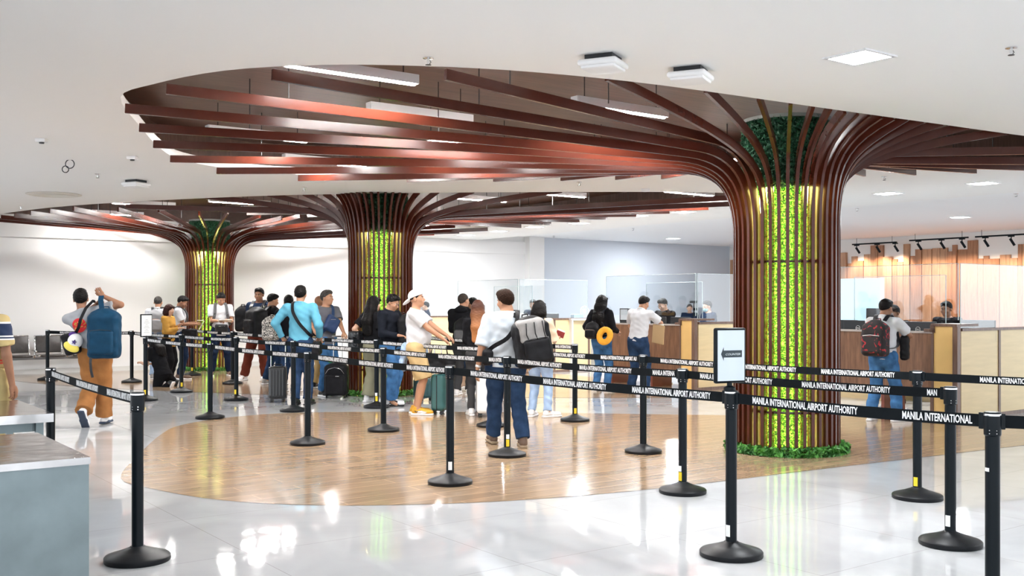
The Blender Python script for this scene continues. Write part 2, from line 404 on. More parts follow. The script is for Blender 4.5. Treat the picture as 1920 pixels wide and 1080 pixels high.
def tree_column(c, op, label, nleaf, seed, limit=None, off=0.5):
    root = empty('tree_column', (c.x, c.y, 0)); tag(root, label, 'column', 'tree shaped columns with rib canopies')
    m = MB(); m.lathe([(.385, 0), (.385, 3.4)], 40); m.build('trunk_core', M_core, root, True)
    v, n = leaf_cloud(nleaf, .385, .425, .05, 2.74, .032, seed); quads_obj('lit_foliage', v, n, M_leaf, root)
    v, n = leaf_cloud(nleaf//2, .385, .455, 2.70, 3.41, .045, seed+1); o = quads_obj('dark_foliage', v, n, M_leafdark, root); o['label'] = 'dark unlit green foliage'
    m = MB(); m.lathe([(.40, 3.40), (.455, 3.405), (.455, 3.44), (.0, 3.445)], 40); m.build('foliage_cap', mat('cap_shaded', (.22, .23, .21), .6), root)  # whitish cap, its colour darkened to stand for the shade up there
    for z in (.43, 1.95):
        m = MB(); m.tube([(.472*math.cos(2*PI*i/48), .472*math.sin(2*PI*i/48), z) for i in range(48)], .013, 6, True); m.build('support_ring', M_ribedge, root)
    for i in range(NR):
        ang = 2*PI*(i+off)/NR; L = ray_len(c, ang, op)-.03
        if limit:
            q, nn = limit; den = math.cos(ang)*nn.x+math.sin(ang)*nn.y
            if den > 1e-6:
                t = ((q.x-c.x)*nn.x+(q.y-c.y)*nn.y)/den
                t -= .25*(1+(i % 3)*.9)
                L = min(L, t)
        if L < 1.15:
            prof = [(.5, .02), (.5, 1.2), (.5, 2.2)] + bez((.5, 2.25), (.5, 2.85), (.55, 3.12), (max(L, .75), 3.35), 10)
        elif L < 3.4:
            prof = [(.5, .02), (.5, 1.2), (.5, 2.15)] + bez((.5, 2.35), (.5, 2.95), (.66, 3.08), (L, 3.36), 16)
        else:
            z1 = max(2.975, 3.262-.049*(L-1.15)); z1 = min(z1, 3.18)
            prof = [(.5, .02), (.5, 1.2), (.5, 2.15)] + bez((.5, 2.22), (.5, 2.72), (.66, z1-.015), (1.2, z1+.015), 14) + [(L, 3.275)]
        r = Vector((math.cos(ang), math.sin(ang), 0)); tn = Vector((-r.y, r.x, 0))
        m = MB(); m.ribbon([r*a+Vector((0, 0, b)) for a, b in prof], tn, .034, .085)
        m.build('rib', M_rib, root)
        m = MB()
        for za, zb in ((.06, .41), (.45, 1.93), (1.97, 2.70)):
            m.box(r*.449+Vector((0, 0, (za+zb)/2)), (.012, .010, zb-za), ang)
        m.build('led_strip', M_led, root)
        if L > 2.4 and i % 2 == 0:
            for f in (.45, .8):
                a = 1.2+(L-1.2)*f; z = 3.3
                m = MB(); m.tube([r*a+Vector((0, 0, z-.02)), r*a+Vector((0, 0, 3.78))], .006, 5); m.build('hanger_rod', M_ribedge, root)
    # planting at the foot: things of their own
    v, n = leaf_cloud(int(nleaf*.10), .50, .63, .005, .09, .055, seed+3, 1.4)
    tag(quads_obj('ivy_bed', v, n, M_ivy, None, loc=(c.x, c.y, 0.0)), 'ring of small green ivy leaves on the floor around '+label.split(',')[0], 'plants', 'ivy around the columns', 'stuff')
    return root
C1 = Vector((2.865, 10.7, 0)); C2 = Vector((-2.22, 17.3, 0)); C3 = Vector((-6.97, 23.6, 0))
mid = (C2+C3)/2; nn = (C3-C2).normalized()
tree_column(C1, OPEN1, 'nearest brown ribbed tree column, lit green, behind the arrow sign', 52000, 1)
tree_column(C2, OPEN2, 'middle brown ribbed tree column, lit green, behind the queue', 26000, 2, (mid, nn))
tree_column(C3, OPEN2, 'farthest brown ribbed tree column, lit green, near the left wall', 16000, 3, (mid, -nn))

# ------------------------------------------------------------------ ceiling fittings
def batten(x, y, z, label, ln=1.2, rot=AV):
    p = cpx(x, y, z); o = empty('batten_light', p, rot); tag(o, label, 'ceiling light', 'tube lights above the ribs')
    m = MB(); m.box((0, 0, .055), (ln, .10, .04)); m.box((0, -.053, .035), (ln, .008, .08)); m.box((0, .053, .035), (ln, .008, .08)); m.box((-ln/2, 0, .035), (.02, .10, .08)); m.box((ln/2, 0, .035), (.02, .10, .08)); m.build('housing', M_white, o)
    m = MB(); m.tube([(-ln/2+.01, 0, .008), (ln/2-.01, 0, .008)], .024, 10); m.build('tube', M_tube, o, True)
    for sx in (-.4, .4): m = MB(); m.tube([(sx*ln, 0, .07), (sx*ln, 0, 3.78-z)], .005, 5); m.build('hanger_rod', M_ribedge, o)
for x, y, l in ((663, 141, 'tube light nearest the viewer at the top left of the near canopy'), (1165, 208, 'tube light in the near canopy below the square ceiling units'),
                (485, 257, 'tube light towards the left end of the near canopy'), (790, 218, 'tube light in the middle of the near canopy'),
                (885, 271, 'tube light low in the middle of the near canopy'), (610, 306, 'tube light at the far rim of the near canopy'), (1180, 290, 'tube light between the near ribs left of the near column'),
                (1300, 300, 'tube light at the far rim close to the near column')):
    batten(x, y, 3.44, l)
for x, y, l in ((270, 384, 'tube light at the front edge over the left hand canopy'), (450, 381, 'tube light between the two far canopies at the front'),
                (215, 402, 'tube light above the leftmost far ribs'), (505, 396, 'tube light second row between the far canopies'), (622, 422, 'tube light behind the middle column on its left'),
                (822, 424, 'tube light at the rear rim right of the middle column'), (1048, 366, 'tube light at the front rim over the right far ribs'), (1292, 363, 'tube light at the right tip of the far canopy'),
                (60, 408, 'tube light at the far left tip of the far canopy'), (900, 375, 'tube light over the ribs right of the middle column')):
    batten(x, y, 3.47, l)
def downlight(p, label, power, size=.34, vis=True):
    o = empty('recessed_downlight', p, AV); tag(o, label, 'ceiling light', 'square recessed ceiling lights')
    m = MB()
    for sx, sy, dx, dy in ((0, size/2, size+.05, .025), (0, -size/2, size+.05, .025), (size/2, 0, .025, size), (-size/2, 0, .025, size)):
        m.box((sx, sy, -.006), (dx, dy, .012))
    m.build('frame', M_white, o)
    m = MB(); m.box((0, 0, -.003), (size-.03, size-.03, .006)); m.build('diffuser', M_down, o)
    if power:
        l = area_lamp(p.x, p.y, p.z-.02, size-.04, size-.04, power, (.95, .98, 1)); l.parent = o; l.location = (0, 0, -.02); l.name = 'lamp_glow'
for x, y, l in ((1612, 106, 'bright square ceiling light nearest the viewer at top right'), (1843, 343, 'square ceiling light right of the near column in the bright strip'),
                (1665, 362, 'square ceiling light just right of the near column'), (1280, 397, 'rightmost square light in the strip left of the near column'),
                (1195, 404, 'second square light in the strip left of the near column'), (1085, 418, 'square light above the blue wall in the ceiling strip'),
                (1002, 425, 'square light left of middle in the ceiling strip'), (935, 433, 'second square light from the left in the ceiling strip'), (872, 440, 'leftmost square light in the bright ceiling strip')):
    downlight(cpx(x, y), l, 36)
for x, y, l in ((1800, 407, 'far square ceiling light above the wooden wall'), (1152, 475, 'far square ceiling light low above the ring ornament'), (1076, 462, 'far square ceiling light left of the ring ornament'),
                (1262, 447, 'far square ceiling light right of the ring ornament'), (1312, 468, 'far square ceiling light beside the near column')):
    downlight(cpx(x, y, ZC+.16), l, 55)
# fill lights added outside the view, built from the same fittings
for px, py in ((-6.5, 5.5), (-6.5, 10.5), (0.5, 4.6), (4.6, 3.6), (7.5, 8.0), (9.8, 12.5), (-1.5, 1.2), (3, .2), (-8.5, 14.5), (-5, 2), (8, 4)):
    p = Vector((px, py, ZC)); downlight(p, 'added fill light outside the view, square recessed fitting', 14)

def sprinkler(x, y, z, label):
    p = cpx(x, y, z); o = empty('sprinkler', p); tag(o, label, 'sprinkler', 'fire sprinklers on the white ceiling')
    m = MB(); m.lathe([(.04, 0), (.04, -.006), (.012, -.012), (.010, -.05), (.0, -.05)], 14); m.build('rosette', M_chrome, o, 'auto')
    m = MB(); m.lathe([(.0, -.05), (.022, -.052), (.022, -.056), (0, -.058)], 12); m.tube([(.012, 0, -.02), (.02, 0, -.035), (.006, 0, -.05)], .003, 5); m.build('deflector', M_dark, o)
for x, y, z, l in ((803, 108, ZC, 'small ceiling sprinkler directly above the middle of the near canopy'), (1896, 89, ZC, 'small ceiling sprinkler in the top right corner'), (183, 326, ZC, 'small sprinkler left of the round ceiling vent, near the square detector'),
                (39, 387, ZC, 'small sprinkler at the far left under the round vent'), (570, 351, ZC, 'small sprinkler in the white strip below the near canopy, left'), (1086, 341, ZC, 'small sprinkler in the white strip below the near canopy, right'),
                (1658, 331, ZC, 'small sprinkler right of the near column'), (1905, 363, ZC+.16, 'small sprinkler at the right edge above the wooden wall'), (1607, 391, ZC+.16, 'small far sprinkler beside the near column on the right'),
                (1187, 428, ZC+.16, 'far small sprinkler above the ring ornament'), (1038, 442, ZC+.16, 'far small sprinkler above the pilaster'), (915, 452, ZC+.16, 'far small sprinkler above the white wall')):
    sprinkler(x, y, z, l)
def ap(x, y, label, size=.30):
    p = cpx(x, y); o = empty('ceiling_unit', p, AV+.5); tag(o, label, 'ceiling unit', 'square wireless units on the ceiling')
    m = MB(); m.box((0, 0, -.02), (size*.7, size*.7, .04)); m.build('mounting_plate', M_dark, o)
    m = MB(); m.box((0, 0, -.06), (size, size, .045), 0, .02); m.box((0, 0, -.09), (size*.86, size*.86, .025), 0, .01); m.build('cover', M_white, o, 'auto')
ap(1131, 106, 'square white ceiling unit above the near canopy, the left one'); ap(1295, 129, 'square white ceiling unit above the near canopy, the right one'); ap(255, 338, 'square ceiling unit at the left below the canopy tip')
p = cpx(101, 364); o = empty('round_air_vent', p); tag(o, 'round slatted air vent in the white ceiling at far left', 'vent')
m = MB()
for k, r in enumerate((.08, .16, .24, .32)): m.lathe([(r, 0), (r+.045, -.02), (r+.05, -.015), (r+.01, .0)], 36)
m.build('slat_rings', mat('vent_cream', (.72, .69, .62), .5), o)
m = MB(); m.lathe([(.38, 0), (.43, -.004), (.43, -.012), (.37, -.025), (.36, -.01)], 40); m.build('rim', mat('vent_cream2', (.70, .66, .60), .5), o)
m = MB(); m.lathe([(.37, -.001), (.0, -.002)], 36); m.build('backing', M_dark, o)
for x, y, l in ((78, 260, 'small grey box detector on the ceiling at the far left'), (248, 293, 'small white detector on the ceiling near the canopy tip')):
    o = empty('ceiling_detector', cpx(x, y)); tag(o, l, 'detector')
    m = MB(); m.box((0, 0, -.02), (.11, .09, .04), 0, .008); m.build('box', M_white, o); m = MB(); m.lathe([(.03, -.04), (.025, -.055), (0, -.058)], 12); m.build('sensor', M_dark, o)
o = empty('smoke_detector', cpx(1210, 354)); tag(o, 'round white smoke detector in the strip between the canopies', 'detector')
m = MB(); m.lathe([(.07, 0), (.07, -.02), (.05, -.045), (0, -.05)], 20); m.build('dome', M_white, o, 'auto'); m = MB(); m.lathe([(.052, -.025), (.052, -.03)], 20); m.build('slot', M_dark, o)
for k, (x, y, z, l) in enumerate(((131, 311, ZC, 'pair of dark wire rings hanging from the ceiling at left'), (1101, 486, ZC+.16, 'pair of dark rings hanging before the blue wall'))):
    q = cpx(x, 300 if k == 0 else 462, z); o = empty('ring_ornament', q); tag(o, l, 'ornament')
    s = .055 if k == 0 else .11; dz = -.05 if k == 0 else -.42
    for j, (dx, dzz, r) in enumerate(((0, 0, s), (-s*1.0, -s*1.2, s*.75))):
        m = MB(); m.tube([(dx+r*math.cos(2*PI*i/24), 0, dz+dzz+r*math.sin(2*PI*i/24)) for i in range(24)], .006 if k == 0 else .012, 6, True); m.build('ring', M_dark, o, True)
    m = MB(); m.tube([(0, 0, 0), (0, 0, dz+s)], .004, 5); m.build('wire', M_dark, o)
# small dome on the blue wall area and an exit fitting
o = empty('dome_camera', cpx(1190, 468, ZC+.16)); tag(o, 'small dome camera on the far ceiling above the blue wall', 'camera')
m = MB(); m.tube([(0, 0, 0), (0, 0, -.25)], .015, 8); m.build('stem', M_white, o)
m = MB(); m.lathe([(.10, -.25), (.10, -.32), (.06, -.40), (0, -.42)], 18); m.build('dome', M_dark, o, True)
# track lights before the plank wall
def track(x, y, ln, label, heads):
    p = cpx(x, y, ZC+.16); o = empty('track_light', p, AU); tag(o, label, 'track light', 'black track lights before the plank wall')
    m = MB(); m.box((0, 0, -.18), (ln, .05, .04)); m.build('rail', M_black, o)
    m = MB()
    for sx in (-.4, .4): m.tube([(sx*ln, 0, -.17), (sx*ln, 0, 0)], .006, 5)
    m.build('hanger', M_black, o)
    for h in heads:
        m = MB(); m.box((h, 0, -.215), (.16, .045, .03)); m.tube([(h, 0, -.20), (h, 0, -.28)], .014, 8); dx = .07
        m.tube([(h-dx*.6, .02, -.27), (h+dx*.5, .10, -.45)], .034, 12); hd = m.build('spot_head', M_black, o, 'auto')
        l = bpy.data.lights.new('spot_glow', 'SPOT'); l.energy = 55; l.color = (1, .74, .52); l.spot_size = 1.6; l.spot_blend = .8; l.shadow_soft_size = .06
        lo = bpy.data.objects.new('spot_glow', l); C.objects.link(lo); lo.parent = o; lo.location = (h, -.30, -.46)
        lo.rotation_euler = (math.radians(38), 0, 0)
for x, y, l in ((1639, 445, 'black track light nearest the column, three heads'), (1759, 436, 'middle black track light over the plank wall'), (1889, 428, 'rightmost black track light over the plank wall')):
    track(x, y, 1.75 if x > 1700 else 1.5, l, (-.6, .1, .7))
# ------------------------------------------------------------------ counters
CB = [Vector((5.78, 13.3, 0)), Vector((3.19, 17.9, 0)), Vector((.1, 22.1, 0)), Vector((-3.0, 26.3, 0))]
def frame_glass(parent, p, q, z0, z1, name='glass_screen'):
    d = q-p; n = Vector((-d.y, d.x, 0)).normalized()*.005; mb = MB(); mb.poly([p-n, q-n, q+n, p+n], z0, z1)
    o = mb.build(name, M_glass, parent)
    e = MB(); e.tube([p+Vector((0, 0, z1)), q+Vector((0, 0, z1))], .004, 4)
    for r in (p, q): e.tube([r+Vector((0, 0, z0)), r+Vector((0, 0, z1))], .007, 4)
    e.build('glass_edge', M_glassedge, o)
    return o
def booth(c, label, k):
    """corner c: front runs back along -U, the side runs along V"""
    o = empty('counter_booth', c); tag(o, label, 'counter', 'immigration counters in a row')
    W = 2.25; L = 2.25
    def pt(a, b): return -U*a + V*b              # a along the front away from the corner, b into the booth
    # walnut desk front with open foot
    m = MB(); m.poly([pt(.34, 0), pt(W, 0), pt(W, .04), pt(.34, .04)], .34, 1.13); m.build('desk_front', M_walnut, o)
    m = MB(); m.poly([pt(.34, -.02), pt(W, -.02), pt(W, .16), pt(.34, .16)], 1.13, 1.155); m.build('desk_top', mat('grey_worktop', (.42, .38, .36), .25), o)
    m = MB(); m.poly([pt(.34, .05), pt(W, .05), pt(W, .85), pt(.34, .85)], .80, .83); m.build('work_surface', mat('grey_worktop', (.42, .38, .36), .25), o)
    for a in (.36, 1.1, W-.04):
        m = MB(); m.poly([pt(a, .05), pt(a+.05, .05), pt(a+.05, .55), pt(a, .55)], 0, .80); m.build('desk_leg', mat('reddish_leg', (.20, .05, .03), .35) if a != .36 else M_trim, o)
    # raised ochre end with stepped trim
    m = MB(); m.poly([pt(.05, 0), pt(.34, 0), pt(.34, .10), pt(.05, .10)], .02, 1.225); m.build('ochre_end', M_ochre, o)
    m = MB(); m.poly([pt(-.01, -.02), pt(.36, -.02), pt(.36, .5), pt(-.01, .5)], 1.225, 1.26)
    m.poly([pt(.31, -.02), pt(.37, -.02), pt(.37, .03), pt(.31, .03)], 1.14, 1.24); m.poly([pt(.31, -.02), pt(.46, -.02), pt(.46, .03), pt(.31, .03)], 1.14, 1.19)
    m.poly([pt(.325, -.012), pt(.36, -.012), pt(.36, .03), pt(.325, .03)], 0, 1.14); m.build('end_trim', M_trim, o)
    m = MB(); m.poly([pt(-.015, -.015), pt(.055, -.015), pt(.055, .06), pt(-.015, .06)], 0, 1.225); m.build('corner_post', M_trim, o)
    # cream side panels
    for j, (b0, b1) in enumerate(((.10, 1.02), (1.06, 2.02))):
        m = MB(); m.poly([pt(0, b0), pt(0, b1), pt(.04, b1), pt(.04, b0)], .04, 1.165); m.build('side_panel', M_cream, o)
    m = MB(); m.poly([pt(-.012, 1.015), pt(-.012, 1.065), pt(.05, 1.065), pt(.05, 1.015)], 0, 1.17); m.poly([pt(-.012, 2.02), pt(-.012, 2.07), pt(.05, 2.07), pt(.05, 2.02)], 0, 1.17)
    m.poly([pt(-.018, .10), pt(-.018, 2.08), pt(.10, 2.08), pt(.10, .10)], 1.165, 1.20); m.poly([pt(-.008, .05), pt(-.008, 2.07), pt(.04, 2.07), pt(.04, .05)], 0, .05); m.build('side_trim', M_trim, o)
    # rear end of the booth
    m = MB(); m.poly([pt(0, 2.07), pt(W, 2.07), pt(W, 2.11), pt(0, 2.11)], 0, 1.1); m.build('rear_panel', M_cream, o)
    # screens
    frame_glass(o, pt(0, .03), pt(W+.1, .03), 1.31, 2.05); frame_glass(o, pt(.0, .08), pt(0, 2.0), 1.205, 2.05); frame_glass(o, pt(.75, 1.0), pt(W, 1.0), 1.21, 1.93)
    return o
LAB = ['immigration counter at the right edge with walnut front and cream sides', 'immigration counter left of the arrow sign, walnut front, served by officer in glasses',
       'immigration counter behind the woman with the black bob, cream side panels', 'farthest immigration counter, cream panels right of the middle column']
for k, (c, l) in enumerate(zip(CB, LAB)): booth(c, l, k)
def monitor(c, a, b, label, z=.93, face=1, w=.50, logo=True, yaw=0):
    """monitor back turned to the hall"""
    p = c - U*a + V*b; o = empty('monitor', (p.x, p.y, z), AU+yaw); tag(o, label, 'monitor', 'computer monitors on the counters')
    m = MB(); m.box((0, .05, (.83-z)/2 if z < 1 else -.01), (.26, .22, z-.83 if z < 1 else .02)); m.build('riser', M_trim, o)
    m = MB(); m.box((0, 0, .20), (w, .035, .30), 0, .01); m.build('screen_back', M_dark, o)
    m = MB(); m.box((0, .05, .01), (.2, .16, .02), 0, .005); m.box((0, .03, .10), (.05, .03, .18)); m.build('stand', M_dark, o)
    if logo:
        m = MB(); m.tube([(.035*math.cos(2*PI*i/20), -.021, .24+.035*math.sin(2*PI*i/20)) for i in range(20)], .003, 5, True)
        vs, fs = text_mesh('DELL', .026, .001, 1, 0, 'CENTER'); m.add([Vector((v.x, -.0215, .24+v.y)) for v in vs], fs); m.build('emblem', M_letter, o)
    return o
c = CB[0]
monitor(c, .72, .28, 'black monitor at the right end of the right hand walnut desk', w=.52)
monitor(c, 1.72, .35, 'black monitor left of the man with the red patterned backpack', w=.50)
monitor(c, 2.16, .62, 'black monitor half hidden by the near column', w=.46, logo=False)
mp = monitor(c, .25, .95, 'grey monitor behind the glass in front of the seated far right officer', w=.5, logo=False, z=.95)
c = CB[1]
monitor(c, .62, .30, 'black monitor in front of the officer in glasses', w=.5, logo=False)
monitor(c, 1.25, .35, 'small black monitor left of the leaning man in white', w=.4, logo=False)
p = c - U*1.98 + V*.18; o = empty('passport_reader', (p.x, p.y, 1.155), AU); tag(o, 'small document camera screen on the desk right of the woman with the yellow pillow', 'device')
m = MB(); m.box((0, 0, .15), (.26, .05, .26), 0, .01); m.build('frame', M_dark, o); m = MB(); m.box((0, -.027, .16), (.2, .004, .2)); m.build('display', mat('display_grey', (.5, .55, .6), .3), o); m = MB(); m.box((0, .02, .01), (.18, .14, .02)); m.build('base', M_dark, o)
p = c - U*.35 + V*.35; o = empty('webcam_stand', (p.x, p.y, 1.155)); tag(o, 'black webcam on a slim stand beside the officer in glasses', 'camera')
m = MB(); m.tube([(0, 0, 0), (0, 0, .38)], .010, 8); m.lathe([(.06, 0), (.06, .012), (.01, .02)], 16); m.build('stand', M_black, o)
m = MB(); m.box((-.01, 0, .40), (.13, .05, .045), .3, .01); m.box((.02, 0, .27), (.07, .05, .05), 0, .01); m.tube([(0, 0, .2), (-.02, -.03, .16)], .012, 6); m.build('camera_head', M_black, o)
for (cc, a, b, l) in ((CB[1], -1.5, 1.6, 'grey monitor behind the counter left of the masked officer'), (CB[1], -2.9, 1.2, 'grey monitor behind the masked officer beside the near column'), (CB[2], .45, 1.3, 'dark monitor behind the bob haired woman')):
    m = monitor(cc, a, b, l, z=1.1 if cc is CB[1] else .95, w=.55, logo=False)
# worktop behind the counters that carries these monitors
for (cc, a0, a1, b, l) in ((CB[1], -3.3, -1.1, 1.0, 'low grey rear desk behind the left hand counter by the masked officer'),):
    p = cc; m = MB(); m.poly([-U*a0+V*b, -U*a1+V*b, -U*a1+V*(b+.8), -U*a0+V*(b+.8)], .70, 1.1)
    o = m.build('rear_desk', mat('slate_desk', (.20, .24, .28), .4), loc=p); o.location = p; tag(o, l, 'desk')
    m = MB(); m.poly([-U*(a0-.0)+V*(b+.05), -U*a1+V*(b+.05), -U*a1+V*(b+.1), -U*a0+V*(b+.1)], 0, .70); m.build('modesty_panel', M_cream, o)
o = empty('document_scanner', CB[2] + V*1.9 + U*.0 + Vector((0, 0, 1.205)), AV); 
# glass partition behind the right counter, reflection painted in pale blue and white
bo = CB[0] + V*4.0 - U*3.82; o = empty('glass_partition', bo); tag(o, 'large glass partition with painted pale blue reflection behind the right hand counter', 'board')
m = MB(); m.poly([Vector((0, 0, 0)), -U*3.2, -U*3.2+V*.04, V*.04], .6, 1.995); m.build('panel', mat('pale_blue_reflection', (.48, .66, .76), .25), o)
m = MB(); m.poly([Vector((0, 0, 0)), U*.05, U*.05+V*.05, V*.05], 0, 2.0); m.poly([-U*3.2, -U*3.25, -U*3.25+V*.05, -U*3.2+V*.05], 0, 2.0); m.build('post', M_white, o)
m = MB(); m.add([-U*1.35-V*.004+Vector((0, 0, .9)), -U*1.2-V*.004+Vector((0, 0, 1.95)), -U*2.4-V*.004+Vector((0, 0, 1.5)), -U*2.4-V*.004+Vector((0, 0, .9))], [(0, 1, 2, 3)]); m.build('white_shape', M_paper, o)
bpy.data.objects.remove(bpy.data.objects['document_scanner'])
o = empty('desk_fan', CB[2]+V*2.3+Vector((0, 0, 1.14)), AV); tag(o, 'small round desk fan behind the glass above the cream counter', 'fan')
o.location = at(1105+1, 23.4, 1.14) + Vector((.02, 0, 0)); o.location = at(1108, 23.4, 1.14)
o.location = at(1096, 23.3, 1.19)
m = MB(); m.tube([(.12*math.cos(2*PI*i/20), 0, .16+.12*math.sin(2*PI*i/20)) for i in range(20)], .008, 6, True)
for i in range(10): m.tube([(0, 0, .16), (.12*math.cos(2*PI*i/10), 0, .16+.12*math.sin(2*PI*i/10))], .004, 4)
m.build('cage', M_white, o); m = MB(); m.box((-.22, 0, .05), (.3, .12, .1), 0, .02); m.build('base', mat('bluegrey_plastic', (.3, .4, .48), .4), o)
# narrow desk the fan stands on
o = empty('side_desk', at(1096, 23.35, 0), AV); tag(o, 'narrow white desk behind the glass that carries the round fan', 'desk')
m = MB(); m.box((-.1, 0, 1.17), (.9, .4, .04)); m.build('top', M_white, o)
m = MB(); m.box((-.5, 0, .58), (.04, .36, 1.15)); m.box((.3, 0, .58), (.04, .36, 1.15)); m.build('side', M_white, o)

# ------------------------------------------------------------------ stanchions and belts
def make_post():
    o = empty('stanchion')
    m = MB(); m.lathe([(.186, 0), (.19, .006), (.19, .028), (.183, .036), (.10, .062), (.047, .083), (.040, .09), (.0, .09)], 44); m.build('base', M_rubber, o, 'auto')
    m = MB(); m.lathe([(.034, .08), (.034, .90)], 24); m.build('pole', M_black, o, 'auto')
    m = MB(); m.lathe([(.034, .885), (.040, .892), (.041, .99), (.040, .998), (.036, 1.002), (.0, 1.003)], 24); m.build('belt_head', M_black, o, 'auto')
    m = MB(); m.lathe([(.0415, .984), (.0418, .989), (.0415, .994)], 24); m.build('rim_ring', M_chrome, o)
    m = MB()
    for a in (-2.0, -1.2): 
        for z in (.915, .90): m.ball((.0405*math.cos(a), .0405*math.sin(a), z), .0035, 6)
    m.build('screw', M_chrome, o)
    return o
def dup(root, loc, rz=0):
    r = root.copy(); C.objects.link(r); r.location = loc; r.rotation_euler = (0, 0, rz)
    for ch in list(root.children):
        c = ch.copy(); C.objects.link(c); c.parent = r
        for g in ch.children:
            d = g.copy(); C.objects.link(d); d.parent = c
    return r
POST = dict(A=(258, 6.08, 'tall near stanchion at lower left, standing alone in front'), B=(95, 8.36, 'stanchion beside the steel table at the left'),
    C=(1371, 6.2, 'stanchion that carries the white arrow sign'), D=(1782, 6.48, 'stanchion with white label, second from the right edge'), E=(1861, 4.96, 'nearest stanchion at the right edge, base out of view'),
    F=(1720, 8.02, 'stanchion with yellow sticker right of the near column'), G=(1280, 8.26, 'stanchion with yellow sticker just left of the arrow sign'), H=(1206, 10.48, 'stanchion in front of the man at the walnut desk'),
    I=(951, 10.25, 'stanchion with yellow sticker covering the large man with grey backpack'), J=(844, 8.68, 'stanchion with white label on the wood floor, centre front'), K=(577, 11.1, 'stanchion in front of the man in the blue shirt'),
    L=(719, 12.25, 'stanchion on the wood floor before the man in black jacket'), M=(394, 13.6, 'stanchion at the left tip of the wood floor'), N=(922, 12.7, 'stanchion with two yellow stickers beside the white suitcase'),
    O=(1078, 13.3, 'stanchion behind, right of the woman with light jeans'), P=(550, 14.5, 'stanchion right of the black hard suitcase'), Q=(443, 16.15, 'stanchion with yellow sticker left of the dark jeans group'),
    R=(340, 17.6, 'stanchion with yellow sticker right of the crouching person'), S=(273, 16.1, 'stanchion with the narrow framed notice on top'), T=(247, 19.8, 'stanchion left of the crouching person'),
    U2=(360, 21.7, 'farthest stanchion in front of the left tree column'), V2=(436, 19.4, 'stanchion behind the dark jeans group'), W=(706, 15.0, 'stanchion directly behind the wood floor stanchion before the black jacket'))
proto = make_post(); POS = {}
for i, (k, (x, d, l)) in enumerate(POST.items()):
    p = at(x, d); POS[k] = p
    o = proto if i == 0 else dup(proto, p); o.location = p
    if i: o.rotation_euler.z = random.uniform(-.4, .4)
    tag(o, l, 'stanchion', 'black queue stanchions')
    POST[k] = (x, d, l, o)
def sticker(k, a, z0, h, m, w=.034):
    """curved label wrapped on the pole; a is the side, degrees from the viewer's side"""
    base = math.radians(a) + math.atan2(-POS[k].y, -POS[k].x) ; mb = MB(); vs = []; R = .0347; n = 6
    for z in (z0, z0+h):
        for i in range(n+1):
            t = base + (i/n-.5)*w/R; vs.append((R*math.cos(t), R*math.sin(t), z))
    mb.add(vs, [(i, i+1, n+2+i, n+1+i) for i in range(n)])
    o = mb.build('sticker', m, POST[k][3]); o.rotation_euler.z = -POST[k][3].rotation_euler.z
    o['label'] = 'yellow sticker' if m is M_yellow else 'white label'
    return o
for k, a in (('F', -25), ('G', -40), ('I', 10), ('N', 0), ('O', 10), ('Q', -30), ('R', 10), ('S', -20), ('W', 0), ('U2', 0)):
    sticker(k, a, .10, .07, M_yellow)
for k in ('N',): sticker(k, 0, .20, .06, M_yellow)
for k, a in (('C', -40), ('D', -30), ('J', 0)): sticker(k, a, .12, .07, M_paper)
for k, a in (('G', -45), ('I', 10), ('W', -10)): sticker(k, a, .175, .045, M_paper)
sticker('E', -50, .715, .018, M_paper, .03)
def belt(pa, pb, label, s0=.2, sag=.012, z=.957, h=.062, phrase='MANILA INTERNATIONAL AIRPORT AUTHORITY'):
    """runs from pa (left) to pb (right)"""
    d = pb-pa; L = d.length; t = d/L; n = Vector((t.y, -t.x, 0))
    if n.dot(-(pa+pb)) < 0: n = -n
    root = empty('barrier_belt', pa + Vector((0, 0, z))); tag(root, label, 'belt', 'black lettered queue belts')
    def P(s, y, off): return t*s + n*off + Vector((0, 0, y - 4*sag*(s/L)*(1-s/L)))
    a, b = .042, L-.042; N = 14
    m = MB(); vs = []; fs = []
    for i in range(N+1):
        s = a+(b-a)*i/N
        for y, o in ((-h/2, -.0012), (-h/2, .0012), (h/2, .0012), (h/2, -.0012)): vs.append(P(s, y, o))
    for i in range(N):
        for k in range(4): fs.append((i*4+k, i*4+(k+1) % 4, i*4+4+(k+1) % 4, i*4+4+k))
    m.add(vs, fs); m.build('webbing', M_belt, root)
    m = MB(); m.box(P(.046, 0, 0), (.022, .018, h+.014), math.atan2(t.y, t.x), .003); m.box(P(L-.05, 0, 0), (.030, .020, h+.018), math.atan2(t.y, t.x), .003); m.build('belt_clip', M_black, root)
    s = s0
    while s < b-.06:
        m = MB()
        keep = []; remap = {}
        for f in TXT_F:
            if all(TXT_V[i].x+s < b-.045 for i in f): keep.append(f)
        idx = sorted({i for f in keep for i in f}); remap = {i: j for j, i in enumerate(idx)}
        m.add([P(TXT_V[i].x+s, TXT_V[i].y, .0022+TXT_V[i].z) for i in idx], [tuple(remap[i] for i in f) for f in keep])
        s += .96
        if m.v: m.build('lettering', M_letter, root)
    return root
vs, fs = text_mesh('MANILA INTERNATIONAL AIRPORT AUTHORITY', .047, .0009)
wd = max(v.x for v in vs); TXT_V = [Vector((v.x*.70/wd, v.y*1.18-.001, v.z)) for v in vs]; TXT_F = fs
